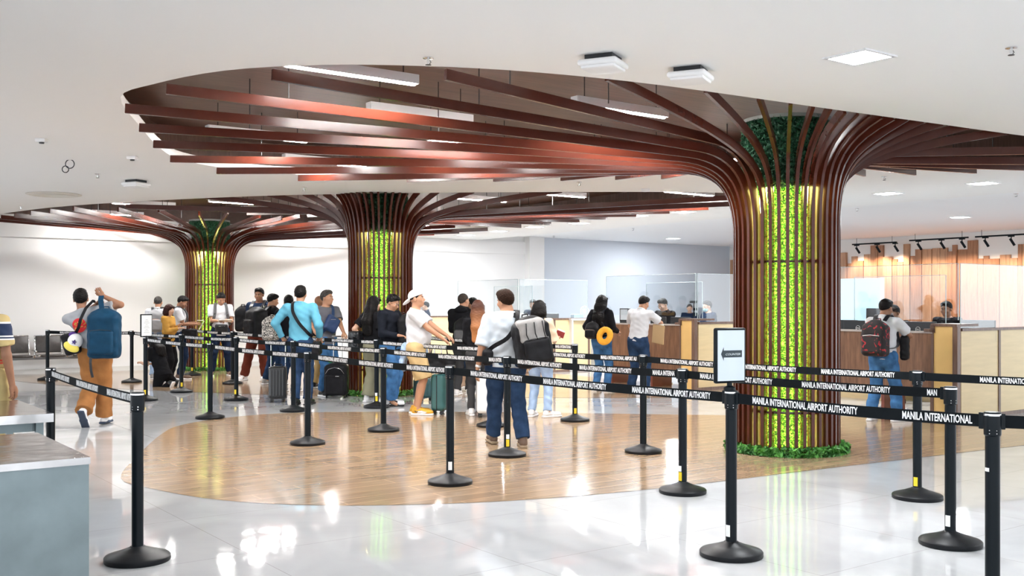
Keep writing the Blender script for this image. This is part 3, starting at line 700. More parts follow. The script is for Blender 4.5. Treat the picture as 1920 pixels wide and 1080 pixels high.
for a, b, s0, l in (('C', 'E', .16, 'nearest belt from the arrow sign post to the right edge'), ('J', 'C', .31, 'front belt crossing the wood floor towards the arrow sign'), ('K', 'J', .28, 'front belt before the white capped man'),
    ('M', 'K', .2, 'front belt at left before the black hard suitcase'), ('S', 'M', .12, 'belt from the framed notice post to the left tip of the wood floor'),
    ('G', 'D', .185, 'belt passing in front of the near column, lower one'), ('I', 'G', .18, 'belt in front of the yellow pillow woman, lower one'), ('L', 'I', .26, 'belt before the white suitcase'),
    ('P', 'L', .2, 'belt behind the front one, before the grey backpack on the floor'), ('Q', 'P', .15, 'belt before the dark jeans group, front one'), ('R', 'Q', .15, 'belt before the writing man in white, front one'),
    ('T', 'R', .2, 'belt behind the narrow framed notice'), ('H', 'F', .25, 'belt passing in front of the near column, upper one'), ('N', 'H', .15, 'belt before the yellow pillow woman, upper one'),
    ('W', 'N', .2, 'belt before the woman with the long brown hair'), ('V2', 'W', .25, 'belt running behind the man in the blue shirt'), ('U2', 'V2', .15, 'farthest belt in front of the left tree column')):
    belt(POS[a], POS[b], l, s0)
belt(POS['B'], POS['A'], 'short belt at left crossing the brown trousers of the walking man', .06)
belt(POS['E'], POS['E']+Vector((1.6, -.35, 0)), 'belt leaving the picture at the right edge, near the front', .22)
belt(POS['F'], POS['F']+Vector((1.9, -1.25, 0)), 'belt leaving the picture at right before the cream panels', .45)
belt(at(790, 17.2), POS['O'], 'short rear belt ending at the post right of the woman in light jeans', .25)
belt(POS['T']+Vector((-1.9, .6, 0)), POS['T'], 'belt at far left behind the walking man', .3)
# stanchions those belts end on
for p, l in ((at(790, 17.2), 'stanchion hidden behind the queue near the white capped man'), (POS['T']+Vector((-1.9, .6, 0)), 'stanchion hidden behind the walking man with the brown trousers'),
             (POS['E']+Vector((1.6, -.35, 0)), 'stanchion outside the right edge, front'), (POS['F']+Vector((1.9, -1.25, 0)), 'stanchion outside the right edge, rear')):
    tag(dup(proto, p), l, 'stanchion', 'black queue stanchions')
# arrow sign on post C
p = POS['C'] + Vector((-.01, -.0, 1.0)); o = empty('arrow_sign', p, -.05); tag(o, 'white sign with a dark left arrow in a rounded black frame on a post', 'sign')
W_, H_ = .215, .335; z0 = .045; yaw = 0
o.rotation_euler.z = .42
m = MB(); W2 = .225
m = MB(); m.box((0, 0, z0+H_/2), (W2, .03, H_), 0, .012); m.build('frame', M_black, o, 'auto')
m = MB(); m.box((-.0, -.0155, z0+H_/2), (W2-.03, .003, H_-.03)); m.build('poster', mat('bluish_paper', (.58, .65, .72), .4), o)
zc = z0+H_*.53
m = MB(); ar = [(-.075, 0), (-.055, .042), (-.055, .021), (.078, .021), (.078, -.021), (-.055, -.021), (-.055, -.042)]
m.add([(x, -.0178, zc+y) for x, y in ar], [tuple(range(7))]); m.build('arrow', mat('dark_slate_print', (.02, .035, .045), .5), o)
vs, fs = text_mesh('COUNTER', .018, .0003, 1.3, .3, 'CENTER'); m = MB(); m.add([Vector((v.x+.01, -.0186-v.z, zc+v.y-.003)) for v in vs], fs); m.build('lettering', mat('grey_print', (.45, .5, .52), .5), o)
m = MB(); m.lathe([(.036, 0), (.036, .02), (.016, .03), (.016, .05)], 16); m.build('adapter', M_black, o)
# framed notice on post S
p = POS['S']; o = empty('framed_notice', p+Vector((.01, 0, 1.0)), .1); tag(o, 'narrow framed notice with pale text on a far left stanchion', 'sign')
o.rotation_euler.z = .9
m = MB(); m.box((0, 0, .18), (.205, .02, .36), 0, .008); m.build('frame', M_black, o)
m = MB(); m.box((0, -.0105, .18), (.175, .003, .325)); m.build('poster', M_paper, o)
m = MB()
for i in range(9): m.box((0, -.0125, .07+.025*i), (.10-.03*(i % 3), .001, .008))
m.build('print', mat('pale_grey_print', (.55, .56, .58), .6), o)
m = MB(); m.tube([(0, 0, -.0), (0, 0, .02)], .018, 10); m.build('adapter', M_black, o)

# ------------------------------------------------------------------ steel tables at lower left
o = empty('steel_bench', (-2.14, 5.18, 0), 0); tag(o, 'large stainless steel inspection bench in the lower left corner', 'bench')
def TP(a, b): return -V*a - U*b      # a to the left, b away from the viewer
m = MB(); m.poly([TP(0, 0), TP(2.2, 0), TP(2.2, 1.22), TP(0, 1.22)], 0, .715); m.build('body', M_steel, o)
m = MB(); m.poly([TP(-.006, -.006), TP(2.2, -.006), TP(2.2, 1.226), TP(-.006, 1.226)], .715, .75); m.build('top', M_steel2, o)
o = empty('steel_table', (-3.24, 7.24, 0), 0); tag(o, 'second stainless steel table behind the bench at left', 'table')
m = MB(); m.poly([TP(0, 0), TP(2.4, 0), TP(2.4, 1.25), TP(0, 1.25)], .69, .75); m.build('table_top', M_steel2, o)
for a, b in ((.08, .08), (2.3, .08), (.08, 1.15), (2.3, 1.15)):
    m = MB(); m.poly([TP(a-.025, b-.025), TP(a+.025, b-.025), TP(a+.025, b+.025), TP(a-.025, b+.025)], 0, .69); m.build('leg', M_steel, o)
m = MB(); m.poly([TP(.1, .1), TP(2.3, .1), TP(2.3, .13), TP(.1, .13)], .62, .69); m.build('apron', M_steel, o)

# ------------------------------------------------------------------ beam seating along the left wall
def seat_unit():
    o = empty('beam_seat')
    m = MB(); m.box((0, .22, .655), (.50, .035, .36), 0, .015, Matrix.Rotation(-.18, 3, 'X')); m.build('backrest', M_leather, o, 'auto')
    m = MB(); m.box((0, -.06, .42), (.50, .46, .035), 0, .015); m.build('seat', M_leather, o, 'auto')
    m = MB()
    for sx in (-.265, .265): m.tube([(sx, .27, .84), (sx, .215, .62), (sx, .17, .46), (sx, .10, .41), (sx, -.28, .43)], .014, 8)
    m.tube([(-.265, .27, .84), (.265, .27, .84)], .012, 8); m.build('frame', M_chrome, o, True)
    return o
sp = seat_unit()
for i, (t, l) in enumerate(((-2.85, 'leftmost black leather waiting seat by the white wall'), (-2.2, 'black leather waiting seat in the middle of the row'), (-1.55, 'black leather waiting seat half hidden behind the walking man'), (-3.5, 'black waiting seat hidden by the person in the striped shirt'))):
    p = WP + V*t + U*.62
    q = sp if i == 0 else dup(sp, p); q.location = p; q.rotation_euler.z = AV; tag(q, l, 'seat', 'waiting seats on the beam')
o = empty('seat_beam', WP - V*2.2 + U*.62, AV); tag(o, 'grey steel beam with arms carrying the waiting seats', 'beam')
m = MB(); m.box((-.2, .05, .36), (3.2, .07, .05)); m.build('beam', mat('grey_steel', (.25, .25, .26), .35, .6), o)
for sx in (-1.5, 1.1):
    m = MB(); m.box((sx, .05, .18), (.05, .05, .34)); m.box((sx, .0, .015), (.06, .5, .03), 0, .01); m.build('leg', M_chrome, o)
for sx in (-1.625, -.975, -.325, .325, .975):
    m = MB(); m.tube([(sx*1.0, -.25, .52), (sx, .18, .53)], .018, 8); m.tube([(sx, -.05, .37), (sx, -.05, .52)], .012, 6); m.build('armrest', M_chrome, o, True)
# ------------------------------------------------------------------ people: smooth bodies grown from joints
def surf_nets(D, org, h):
    nx, ny, nz = D.shape; s = D < 0
    c = np.stack([s[i:nx-1+i, j:ny-1+j, k:nz-1+k] for i in (0, 1) for j in (0, 1) for k in (0, 1)])
    act = c.any(0) & ~c.all(0); ids = -np.ones(act.shape, np.int64); idx = np.argwhere(act); ids[act] = np.arange(len(idx))
    acc = np.zeros((len(idx), 3)); cnt = np.zeros(len(idx))
    off = [(i, j, k) for i in (0, 1) for j in (0, 1) for k in (0, 1)]
    for a in off:
        for ax in range(3):
            if a[ax]: continue
            b = list(a); b[ax] = 1
            va = D[idx[:, 0]+a[0], idx[:, 1]+a[1], idx[:, 2]+a[2]]; vb = D[idx[:, 0]+b[0], idx[:, 1]+b[1], idx[:, 2]+b[2]]
            m = (va < 0) != (vb < 0); t = np.where(m, va/(va-vb+1e-12), 0)
            p = np.array(a, float)[None, :].repeat(len(idx), 0); p[:, ax] += t
            acc[m] += p[m]; cnt[m] += 1
    V_ = (idx + acc/cnt[:, None])*h + org
    F = []
    for ax in range(3):
        o1, o2 = [(1, 2), (2, 0), (0, 1)][ax]
        sl = [slice(1, n-1) for n in D.shape]; sa = list(sl); sb = list(sl)
        sa[ax] = slice(0, D.shape[ax]-1); sb[ax] = slice(1, D.shape[ax])
        A = s[tuple(sa)]; B = s[tuple(sb)]; e = np.argwhere(A != B)
        if not len(e): continue
        flip = A[tuple(e.T)]
        e = e + 1; e[:, ax] -= 1
        q = []
        for d1, d2 in ((0, 0), (1, 0), (1, 1), (0, 1)):
            g = e.copy(); g[:, o1] -= d1; g[:, o2] -= d2; q.append(ids[g[:, 0], g[:, 1], g[:, 2]])
        q = np.stack(q, 1); ok = (q >= 0).all(1); q = q[ok]; flip = flip[ok]
        q[flip] = q[flip][:, ::-1]; F.append(q[:, ::-1])
    return V_, np.concatenate(F)
def np_mesh(name, V_, F):
    me = bpy.data.meshes.new(name); n = len(F)
    me.vertices.add(len(V_)); me.vertices.foreach_set('co', V_.astype(np.float32).ravel())
    me.loops.add(4*n); me.loops.foreach_set('vertex_index', F.astype(np.int32).ravel())
    me.polygons.add(n); me.polygons.foreach_set('loop_start', np.arange(0, 4*n, 4, dtype=np.int32))
    me.polygons.foreach_set('use_smooth', np.ones(n, bool)); me.update(calc_edges=True); return me
class SDF:
    """a list of soft primitives, evaluated on a grid only near each one"""
    def __init__(s, h=.009): s.h = h; s.P = []; s.cuts = []; s.noise = None
    def cone(s, a, b, ra, rb, k=.02, flat=False, op='u', fl=None, sq=1.0):
        """tapered capsule; fl = (direction, factor): squeezed along that direction"""
        s.P.append(('c', np.array(a, float), np.array(b, float), ra, rb, k, flat, op, fl)); return s
    def ell(s, c, r, k=.02, R=None, op='u'):
        s.P.append(('e', np.array(c, float), np.array(r, float), np.eye(3) if R is None else np.array(R), k, op)); return s
    def rbox(s, c, r, rad, k=.01, R=None, op='u'):
        s.P.append(('b', np.array(c, float), np.array(r, float), np.eye(3) if R is None else np.array(R), rad, k, op)); return s
    def cut(s, p, n): s.cuts.append((np.array(p, float), np.array(n, float)/np.linalg.norm(n))); return s
    def mesh(s, name):
        h = s.h; lo = []; hi = []
        for p in s.P:
            if p[0] == 'c': m = max(p[3], p[4]); lo.append(np.minimum(p[1], p[2])-m); hi.append(np.maximum(p[1], p[2])+m)
            else: m = np.abs(p[3]) @ p[2] if True else 0; m = np.full(3, np.linalg.norm(p[2])) if p[0] == 'b' else np.full(3, p[2].max()); lo.append(p[1]-m); hi.append(p[1]+m)
        org = np.min(lo, 0)-.03; top = np.max(hi, 0)+.03; n = np.ceil((top-org)/h).astype(int)+1
        D = np.full(n, .2, np.float32)
        for p, l, u in zip(s.P, lo, hi):
            k = p[5] if p[0] == 'c' else p[4] if p[0] == 'e' else p[5]; mg = k+3*h+.006
            i0 = np.maximum(np.floor((l-mg-org)/h).astype(int), 0); i1 = np.minimum(np.ceil((u+mg-org)/h).astype(int)+1, n)
            gx, gy, gz = [((np.arange(i0[a], i1[a]))*h+org[a]).astype(np.float32) for a in range(3)]
            X = gx[:, None, None]; Y = gy[None, :, None]; Z = gz[None, None, :]
            if p[0] == 'c':
                _, a, b, ra, rb, k, flat, op, fl = p; d = b-a; L2 = max(d @ d, 1e-9)
                t = ((X-a[0])*d[0]+(Y-a[1])*d[1]+(Z-a[2])*d[2])/L2; tc = np.clip(t, 0, 1)
                x = X-a[0]-tc*d[0]; y = Y-a[1]-tc*d[1]; z = Z-a[2]-tc*d[2]; q = x*x+y*y+z*z
                if fl is not None:
                    f, fac = fl; pr = x*f[0]+y*f[1]+z*f[2]; q = q+pr*pr*(fac*fac-1)
                d_ = np.sqrt(q) - (ra+(rb-ra)*tc)
                if fl is not None: d_ = d_*.8
                if flat:
                    d_ = np.maximum(d_, (t-1)*math.sqrt(L2))
                    if flat == 2: d_ = np.maximum(d_, -t*math.sqrt(L2))
            else:
                c, r, R = p[1], p[2], p[3]; op = p[-1]
                x = X-c[0]; y = Y-c[1]; z = Z-c[2]
                lx = R[0, 0]*x+R[1, 0]*y+R[2, 0]*z; ly = R[0, 1]*x+R[1, 1]*y+R[2, 1]*z; lz = R[0, 2]*x+R[1, 2]*y+R[2, 2]*z
                if p[0] == 'e':
                    q = np.sqrt((lx/r[0])**2+(ly/r[1])**2+(lz/r[2])**2); g = np.sqrt((lx/r[0]**2)**2+(ly/r[1]**2)**2+(lz/r[2]**2)**2)
                    d_ = q*(q-1)/(g+1e-9)
                    d_ = np.where(q < .3, -min(r)*.7, d_)
                else:
                    rad = p[4]; qx = np.abs(lx)-r[0]+rad; qy = np.abs(ly)-r[1]+rad; qz = np.abs(lz)-r[2]+rad
                    d_ = np.sqrt(np.maximum(qx, 0)**2+np.maximum(qy, 0)**2+np.maximum(qz, 0)**2)+np.minimum(np.maximum(np.maximum(qx, qy), qz), 0)-rad
            sub = D[i0[0]:i1[0], i0[1]:i1[1], i0[2]:i1[2]]
            if op == 'u':
                hh = np.maximum(k-np.abs(sub-d_), 0)/k; sub[...] = np.minimum(sub, d_)-hh*hh*k*.25
            else:
                hh = np.maximum(k-np.abs(sub+d_), 0)/k; sub[...] = np.maximum(sub, -d_)+hh*hh*k*.25
        if s.noise or s.cuts:
            X, Y, Z = np.meshgrid(*[(np.arange(n[a])*h+org[a]).astype(np.float32) for a in range(3)], indexing='ij', sparse=True)
        if s.noise:
            amp, f, sd = s.noise; r = random.Random(sd); q = [r.uniform(0, 6.3) for _ in range(9)]
            N = np.sin(f*.9*X+.6*f*Z+q[0]+1.6*np.sin(.7*f*Y+.5*f*Z+q[1]))*np.sin(1.5*f*Z+.7*f*X+q[2]+1.3*np.sin(.8*f*Y+q[3]))
            N = N + .6*np.sin(1.9*f*Z+1.3*f*Y-.8*f*X+q[4]+2*np.sin(.5*f*X+.3*f*Z+q[5]))
            D = D + amp*N
        for p, nn in s.cuts: D = np.maximum(D, (X-p[0])*nn[0]+(Y-p[1])*nn[1]+(Z-p[2])*nn[2])
        D[0] = D[-1] = .1; D[:, 0] = D[:, -1] = .1; D[:, :, 0] = D[:, :, -1] = .1
        V_, F = surf_nets(D, org, h)
        return np_mesh(name, V_, F)
    def build(s, name, m, parent=None, M=None):
        me = s.mesh(name)
        if M is not None: me.transform(M)
        return link(name, me, m, parent)

def fabric(name, col, rough=.9, bump=.12, noise=.06): return mat(name, col, rough, 0, noise, 9, bump, spec=.08)
SKINS = [mat('skin_tan', (.46, .24, .145), .5, spec=.35), mat('skin_brown', (.30, .145, .085), .5, spec=.35), mat('skin_light', (.60, .36, .25), .5, spec=.35)]
M_lips = mat('lip_skin', (.33, .11, .085), .45); M_eyew = mat('eye_white', (.75, .73, .70), .3); M_iris = mat('dark_iris', (.015, .01, .008), .2)
M_hair = mat('black_hair', (.006, .005, .005), .5, 0, .4, 60, .3, spec=.12); M_hairbrown = None
M_hairgrey = mat('greying_hair', (.055, .050, .047), .6, 0, .6, 50, .3, spec=.1); M_hairred = mat('dark_red_hair', (.030, .009, .007), .5, 0, .4, 30, .3, spec=.15)
M_hairshave = mat('cropped_hair', (.045, .035, .03), .8, 0, .4, 60, .2, spec=.1)

def ik(a, c, l1, l2, pole):
    a = np.array(a, float); c = np.array(c, float); d = c-a; L = np.linalg.norm(d); mx = (l1+l2)*.998
    if L > mx: c = a+d/L*mx; d = c-a; L = mx
    u = d/L; x = (l1*l1-l2*l2+L*L)/(2*L); y = math.sqrt(max(l1*l1-x*x, 0)); p = np.array(pole, float); p = p-u*(p @ u); p /= np.linalg.norm(p)+1e-9
    return a+u*x+p*y, c
def rot_np(rx=0, ry=0, rz=0):
    return np.array(Matrix.Rotation(rz, 3, 'Z') @ Matrix.Rotation(ry, 3, 'Y') @ Matrix.Rotation(rx, 3, 'X'))
def person(label, x, d, H=1.68, face=0, skin=0, hair='short', hairm=None, head=(0, 0, 0), top='short', topm=None, hem=.84, bottom='trousers', botm=None, legw=1.0,
           hands=None, feet=None, lean=(0, 0, 0), build=1.0, shoem=None, solem=None, hv=.0090, collar=None, pelvis=.0, polesL=None, polesR=None, fingers=.5, pz=None, kneepole=None, seed=0,
           glasses=False, mask=False, belly=0, female=False, z0=0, coll_m=None, handrot=None):
    """face: heading in degrees, 0 looks away from the viewer, 90 looks to the viewer's left, 180 looks at the viewer.
       hands: {'L': (x, y, z), 'R': ...} wrist targets in the own frame of a 1.70 m figure (x right, y forward)"""
    k = H/1.70; A = lambda *v: np.array(v, float)
    shoulder_w = (.155 if female else .185)*(.5+.5*build); hipw = .085*(.6+.4*build)
    hipz = .90 if pz is None else pz
    pel = A(0, pelvis, hipz+.03)
    Rl = rot_np(lean[0], lean[1], lean[2])
    up = lambda p: pel + Rl @ (np.array(p, float)-A(0, 0, .93))         # upper body frame: pelvis pivot at .93
    hips = {'L': pel+A(-hipw, 0, -.03), 'R': pel+A(hipw, 0, -.03)}
    ft = dict(L=(-.10, -.02, .085, 6), R=(.10, .02, .085, -6)); ft.update(feet or {})
    legs = {}
    for sd in 'LR':
        f = ft[sd]; kp = (kneepole or {}).get(sd, (0.0, 1, .0))
        legs[sd] = (hips[sd],)+ik(hips[sd], f[:3], .425, .415, kp)
    shz = 1.398-.09*max(build-1, 0)
    sh = {'L': up((-shoulder_w, -.01, shz)), 'R': up((shoulder_w, -.01, shz))}
    hn = dict(L=(-.27, .04, .80), R=(.27, .04, .80)); hn.update(hands or {})
    arms = {}
    for sd, sg, pol in (('L', -1, polesL), ('R', 1, polesR)):
        arms[sd] = (sh[sd],)+ik(sh[sd], hn[sd], .285, .25, pol or ((sg*.3, -.3, -1) if hn[sd][1] > .14 else (sg*.5, -1, -.2)))
    neck0 = up((0, -.015, 1.42)); 
    Rh = rot_np(*[math.radians(v) for v in head]) if True else None
    Rh = rot_np(0, 0, math.radians(head[2])) @ rot_np(math.radians(head[0]), math.radians(head[1]), 0)
    hb = up((0, 0, 1.50)); hc = hb + Rh @ A(0, .018, .085)             # skull centre
    W = lambda p: hc + Rh @ np.array(p, float)
    # ---- body
    B = SDF(hv)
    fy = (A(0, 1, 0) @ Rl.T)
    b = build
    B.cone(up((0, 0, .95)), up((0, 0, 1.10)), .135*b, .125*b, .05, fl=(Rl @ A(0, 1, 0), 1.25))
    B.cone(up((0, .0, 1.12)), up((0, -.005, 1.30)), .125*b, .145*(b if not female else b*.93), .05, fl=(Rl @ A(0, 1, 0), 1.3))
    B.cone(up((-shoulder_w*.6, -.012, 1.36)), up((shoulder_w*.6, -.012, 1.36)), .055, .055, .05)
    for sg in (-1, 1): B.cone(up((sg*.02, -.02, 1.425)), up((sg*shoulder_w*.9, -.012, 1.392)), .045, .048, .03)
    B.cone(neck0, hb + Rh @ A(0, -.01, .01), .056*(.7+.3*b), .052, .03)
    for sd in 'LR':
        h0, kn, an = legs[sd]; B.cone(h0, kn, .088*(.5+.5*b), .055, .04); B.cone(kn, an, .055, .038, .02); B.cone(kn*.75+an*.25+A(0, -.012, 0), kn*.4+an*.6, .052, .035, .03)
        B.cone(an, an+A(0, .12, -.05), .035, .025, .02)
        s0, el, wr = arms[sd]; B.cone(s0, el, .050*(.5+.5*b), .037, .03); B.cone(el, wr, .040*(.6+.4*b), .025, .015)
    # head
    RR = Rh
    B.ell(W((0, -.012, .030)), (.076, .094, .092), .02, RR); B.ell(W((0, .025, -.045)), (.058, .068, .070), .03, RR)
    B.ell(W((0, .05, -.088)), (.028, .028, .022), .02, RR)
    B.cone(W((0, .086, .012)), W((0, .106, -.026)), .009, .0145, .012); B.cone(W((-.032, .078, .024)), W((.032, .078, .024)), .010, .010, .015)
    B.cone(W((-.015, .086, -.056)), W((.015, .086, -.056)), .007, .007, .008)
    for sg in (-1, 1): B.ell(W((sg*.078, -.012, -.004)), (.010, .020, .032), .006, RR @ rot_np(0, 0, sg*-.35)); B.ell(W((sg*.042, .062, -.022)), (.024, .022, .022), .025, RR)
    # hands
    for sd, sg in (('L', -1), ('R', 1)):
        s0, el, wr = arms[sd]; u = (wr-el)/np.linalg.norm(wr-el)
        hr = (handrot or {}).get(sd)
        if hr is not None: u = np.array(hr[0], float); u /= np.linalg.norm(u); pn = np.array(hr[1], float)
        else: pn = A(-sg, 0, 0) if abs(u[2]) > .75 else A(0, 0, -1)     # palm normal
        pn = pn-u*(pn @ u); pn /= np.linalg.norm(pn); sdv = np.cross(pn, u)*sg      # towards the little finger
        pc = wr+u*.05
        B.cone(wr, wr+u*.03, .024, .026, .012, fl=(pn, 1.5)); B.cone(wr+u*.035-sdv*.018, wr+u*.08-sdv*.022, .018, .016, .012); B.cone(wr+u*.035+sdv*.016, wr+u*.076+sdv*.022, .018, .014, .012)
        for j, (off, ln) in enumerate(((-.031, .068), (-.010, .077), (.011, .070), (.030, .055))):
            p = wr+u*(.086-.004*abs(j-1))+sdv*off; c1 = math.radians(20+45*fingers)*(1+.08*j)
            dirn = u
            for q, (fr, rr0, rr1) in enumerate(((.45, .0092, .0082), (.30, .0082, .0075), (.25, .0075, .0065))):
                a_ = c1*(q+.4)*.8; dirn = u*math.cos(a_)+pn*math.sin(a_); p2 = p+dirn*ln*fr; B.cone(p, p2, rr0, rr1, .003); p = p2
        th = wr+u*.03-sdv*.028; t1 = th+u*.035-sdv*.020+pn*.010; t2 = t1+u*.028-sdv*.004+pn*.010
        B.cone(th, t1, .013, .011, .008); B.cone(t1, t2, .010, .008, .004)
    P = B.mesh('person'); root = bpy.data.objects.new('person', P); C.objects.link(root); P.materials.append(SKINS[skin])
    # ---- clothes
    def wrap(sdf): return sdf
    off = .014
    nz = lambda q, a=.0035, f=26: setattr(q, 'noise', (a, f, seed*7+3))
    if topm is not None:
        T = SDF(hv); o = off
        fl = (Rl @ A(0, 1, 0), 1.25)
        T.cone(up((0, .0, hem-.02)), up((0, 0, 1.10)), .158*b+o, .135*b+o, .05, fl=fl)
        T.cone(up((0, .0, 1.12)), up((0, -.005, 1.30)), .130*b+o, .150*(b if not female else b*.95)+o, .05, fl=(fl[0], 1.27))
        if belly: T.ell(up((0, .05+belly*.05, 1.08)), (.15*b, .10+belly*.05, .16), .06, Rl)
        if female: T.ell(up((0, .075, 1.265)), (.12, .06, .055), .04, Rl)
        T.cone(up((-shoulder_w*.6, -.012, 1.35)), up((shoulder_w*.6, -.012, 1.35)), .062+o, .062+o, .05)
        for sg in (-1, 1): T.cone(up((sg*.02, -.02, 1.415)), up((sg*shoulder_w*.9, -.012, 1.388)), .048+o, .050+o, .03)
        T.cone(up((0, -.015, 1.40)), up((0, -.015, 1.435)), .075+o, .062+o, .03)
        for sd in 'LR':
            s0, el, wr = arms[sd]
            if top == 'short': T.cone(s0, s0+(el-s0)*.72, .050*(.6+.4*b)+o, .062*(.5+.5*b)+o*.8, .035, flat=True)
            elif top == 'long':
                T.cone(s0, el, .056*(.5+.5*b)+o, .046+o, .035); T.cone(el, el+(wr-el)*.95, .046+o, .034+o*.6, .02, flat=True)
            elif top == 'elbow': T.cone(s0, el+(el-s0)*.02, .050*(.6+.4*b)+o, .060*(.5+.5*b)+o, .035, flat=True)
        nz(T)
        T.cut(up((0, 0, hem)), Rl @ A(0, 0, -1)); T.cut(up((0, 0, 1.452 if not collar == 'high' else 1.47)), Rl @ A(0, .25, 1))
        T.build('hoodie' if collar == 'hood' else 'shirt' if top == 'short' else 'jacket' if top == 'long' else 'shirt', topm, root)
        if collar in ('polo', 'high'):
            K = SDF(.007); 
            for j in range(12):
                a0, a1 = 2*PI*j/12, 2*PI*(j+1)/12; q0 = up((.064*math.sin(a0), .064*math.cos(a0)-.012, 1.462-.018*math.cos(a0))); q1 = up((.064*math.sin(a1), .064*math.cos(a1)-.012, 1.462-.018*math.cos(a1)))
                K.cone(q0, q1, .014, .014, .008)
                K.cone(q0-Rl @ A(0, 0, .014), q1-Rl @ A(0, 0, .014), .016, .016, .008)
            K.build('collar', coll_m or topm, root)
        if collar == 'hood':
            K = SDF(.009); K.ell(up((0, -.10, 1.43)), (.12, .075, .055), .03, Rl @ rot_np(-.5)); K.cone(up((-.09, -.02, 1.455)), up((0, -.11, 1.47)), .035, .04, .03); K.cone(up((.09, -.02, 1.455)), up((0, -.11, 1.47)), .035, .04, .03); K.build('hood', topm, root)
    if botm is not None:
        L_ = SDF(hv); w_ = legw
        L_.cone(pel+A(0, 0, -.02), up((0, 0, 1.01)), .150*b+off*.6, .132*b+off*.5, .05, fl=(A(0, 1, 0), 1.22))
        L_.ell(pel+A(0, -.045, -.05), (.135*b, .095, .10), .05)
        for sd in 'LR':
            h0, kn, an = legs[sd]
            if bottom == 'trousers':
                L_.cone(h0, kn, .095*(.5+.5*b)+.010*w_, .060+.016*w_, .035); L_.cone(kn, an+(kn-an)*.03, .060+.014*w_, .040+.026*w_, .02, flat=True)
            elif bottom == 'shorts': L_.cone(h0, kn+(an-kn)*-.02, .098*(.5+.5*b)+.014*w_, .082+.024*w_, .035, flat=True)
        L_.noise = (.0045, 20, seed*5+11)
        L_.cut(up((0, 0, 1.005)), Rl @ A(0, 0, 1))
        L_.build('trousers' if bottom == 'trousers' else 'shorts', botm, root)
    # ---- shoes
    for sd in 'LR':
        h0, kn, an = legs[sd]; f = ft[sd]; yaw = math.radians(f[3]); pt = math.radians(f[4]) if len(f) > 4 else 0
        R = rot_np(0, 0, yaw) @ rot_np(pt, 0, 0); q = lambda v: an + R @ (np.array(v, float)-A(0, 0, .085))
        Sx = SDF(.0075); Sx.ell(q((0, .155, .045)), (.046, .075, .036), .03, R); Sx.ell(q((0, .04, .055)), (.040, .085, .046), .03, R); Sx.ell(q((0, -.035, .05)), (.038, .040, .045), .03, R); Sx.cone(q((0, -.01, .06)), q((0, -.012, .105)), .040, .043, .02)
        Sx.cut(q((0, 0, .018)), R @ A(0, 0, -1)); Sx.cut(q((0, 0, .118)), R @ A(0, 0, 1))
        so = Sx.build('shoe', shoem or M_white, root)
        So = SDF(.0075); So.rbox(q((0, .150, .015)), (.047, .078, .015), .013, .03, R); So.rbox(q((0, .0, .015)), (.041, .085, .016), .013, .03, R); So.cut(q((0, 0, .001)), R @ A(0, 0, -1))
        So.build('sole', solem or M_white, so)
    # ---- hair
    hm = hairm or M_hair
    Hh = SDF(.0065 if hv < .0095 else .008)
    if hair in ('short', 'crop'):
        t = .010 if hair == 'short' else .003
        Hh.ell(W((0, -.016, .036)), (.080+t*.6, .099+t*.7, .093+t), .02, RR)
        if hair == 'short': Hh.ell(W((0, .045, .098)), (.062, .046, .032), .03, RR); Hh.noise = (.0026, 110, seed)
        Hh.cut(W((0, .050, .052)), RR @ A(0, .62, -.80)); 
        Hh.cut(W((0, -.10, -.062)), RR @ A(0, 0, -1)); Hh.cut(W((0, .088, .04)), RR @ A(0, 1, -.15))
    elif hair in ('long', 'bob', 'mid'):
        Hh.ell(W((0, -.018, .036)), (.088, .106, .102), .02, RR)
        n_ = {'long': .40, 'bob': .13, 'mid': .26}[hair]; back = up((0, -.125, 1.50-n_)) if hair != 'bob' else W((0, -.045, -.11))
        for sx in (-.045, 0, .045):
            a0 = W((sx*.9, -.055, .0)); b0 = back + Rl @ A(sx*(1.5 if hair != 'bob' else 1.0), 0 if hair != 'bob' else .0, abs(sx)*.5)
            m1 = W((sx*1.1, -.075, -.09)) if hair != 'bob' else W((sx*1.2, -.05, -.06))
            Hh.cone(a0, m1, .052, .052, .05); m2 = (m1+b0)/2+Rl @ A(0, -.035 if hair != 'bob' else 0, 0); Hh.cone(m1, m2, .052, .050, .05); Hh.cone(m2, b0, .050, .036 if hair != 'bob' else .040, .05)
        for sx in (-.074, .074):
            Hh.cone(W((sx, -.005, .03)), W((sx*1.02, -.01, -.09 if hair == 'bob' else -.12)), .026, .024, .03)
            if hair != 'bob': Hh.cone(W((sx*1.02, -.01, -.12)), up((sx*1.2, -.075, 1.30)), .028, .02, .03)
        Hh.cone(W((-.045, .075, .075)), W((.045, .075, .075)), .022, .022, .03)
        Hh.ell(W((0, .105, -.03)), (.050, .072, .082), .012, RR, op='s'); Hh.noise = (.0012, 60, seed)
    elif hair == 'cap':
        Hh.ell(W((0, -.016, .04)), (.080, .098, .085), .02, RR); Hh.cut(W((0, .05, .04)), RR @ A(0, .75, -.66)); Hh.cut(W((0, -.1, -.055)), RR @ A(0, 0, -1))
    if hair != 'bald': Hh.build('hair', hm, root)
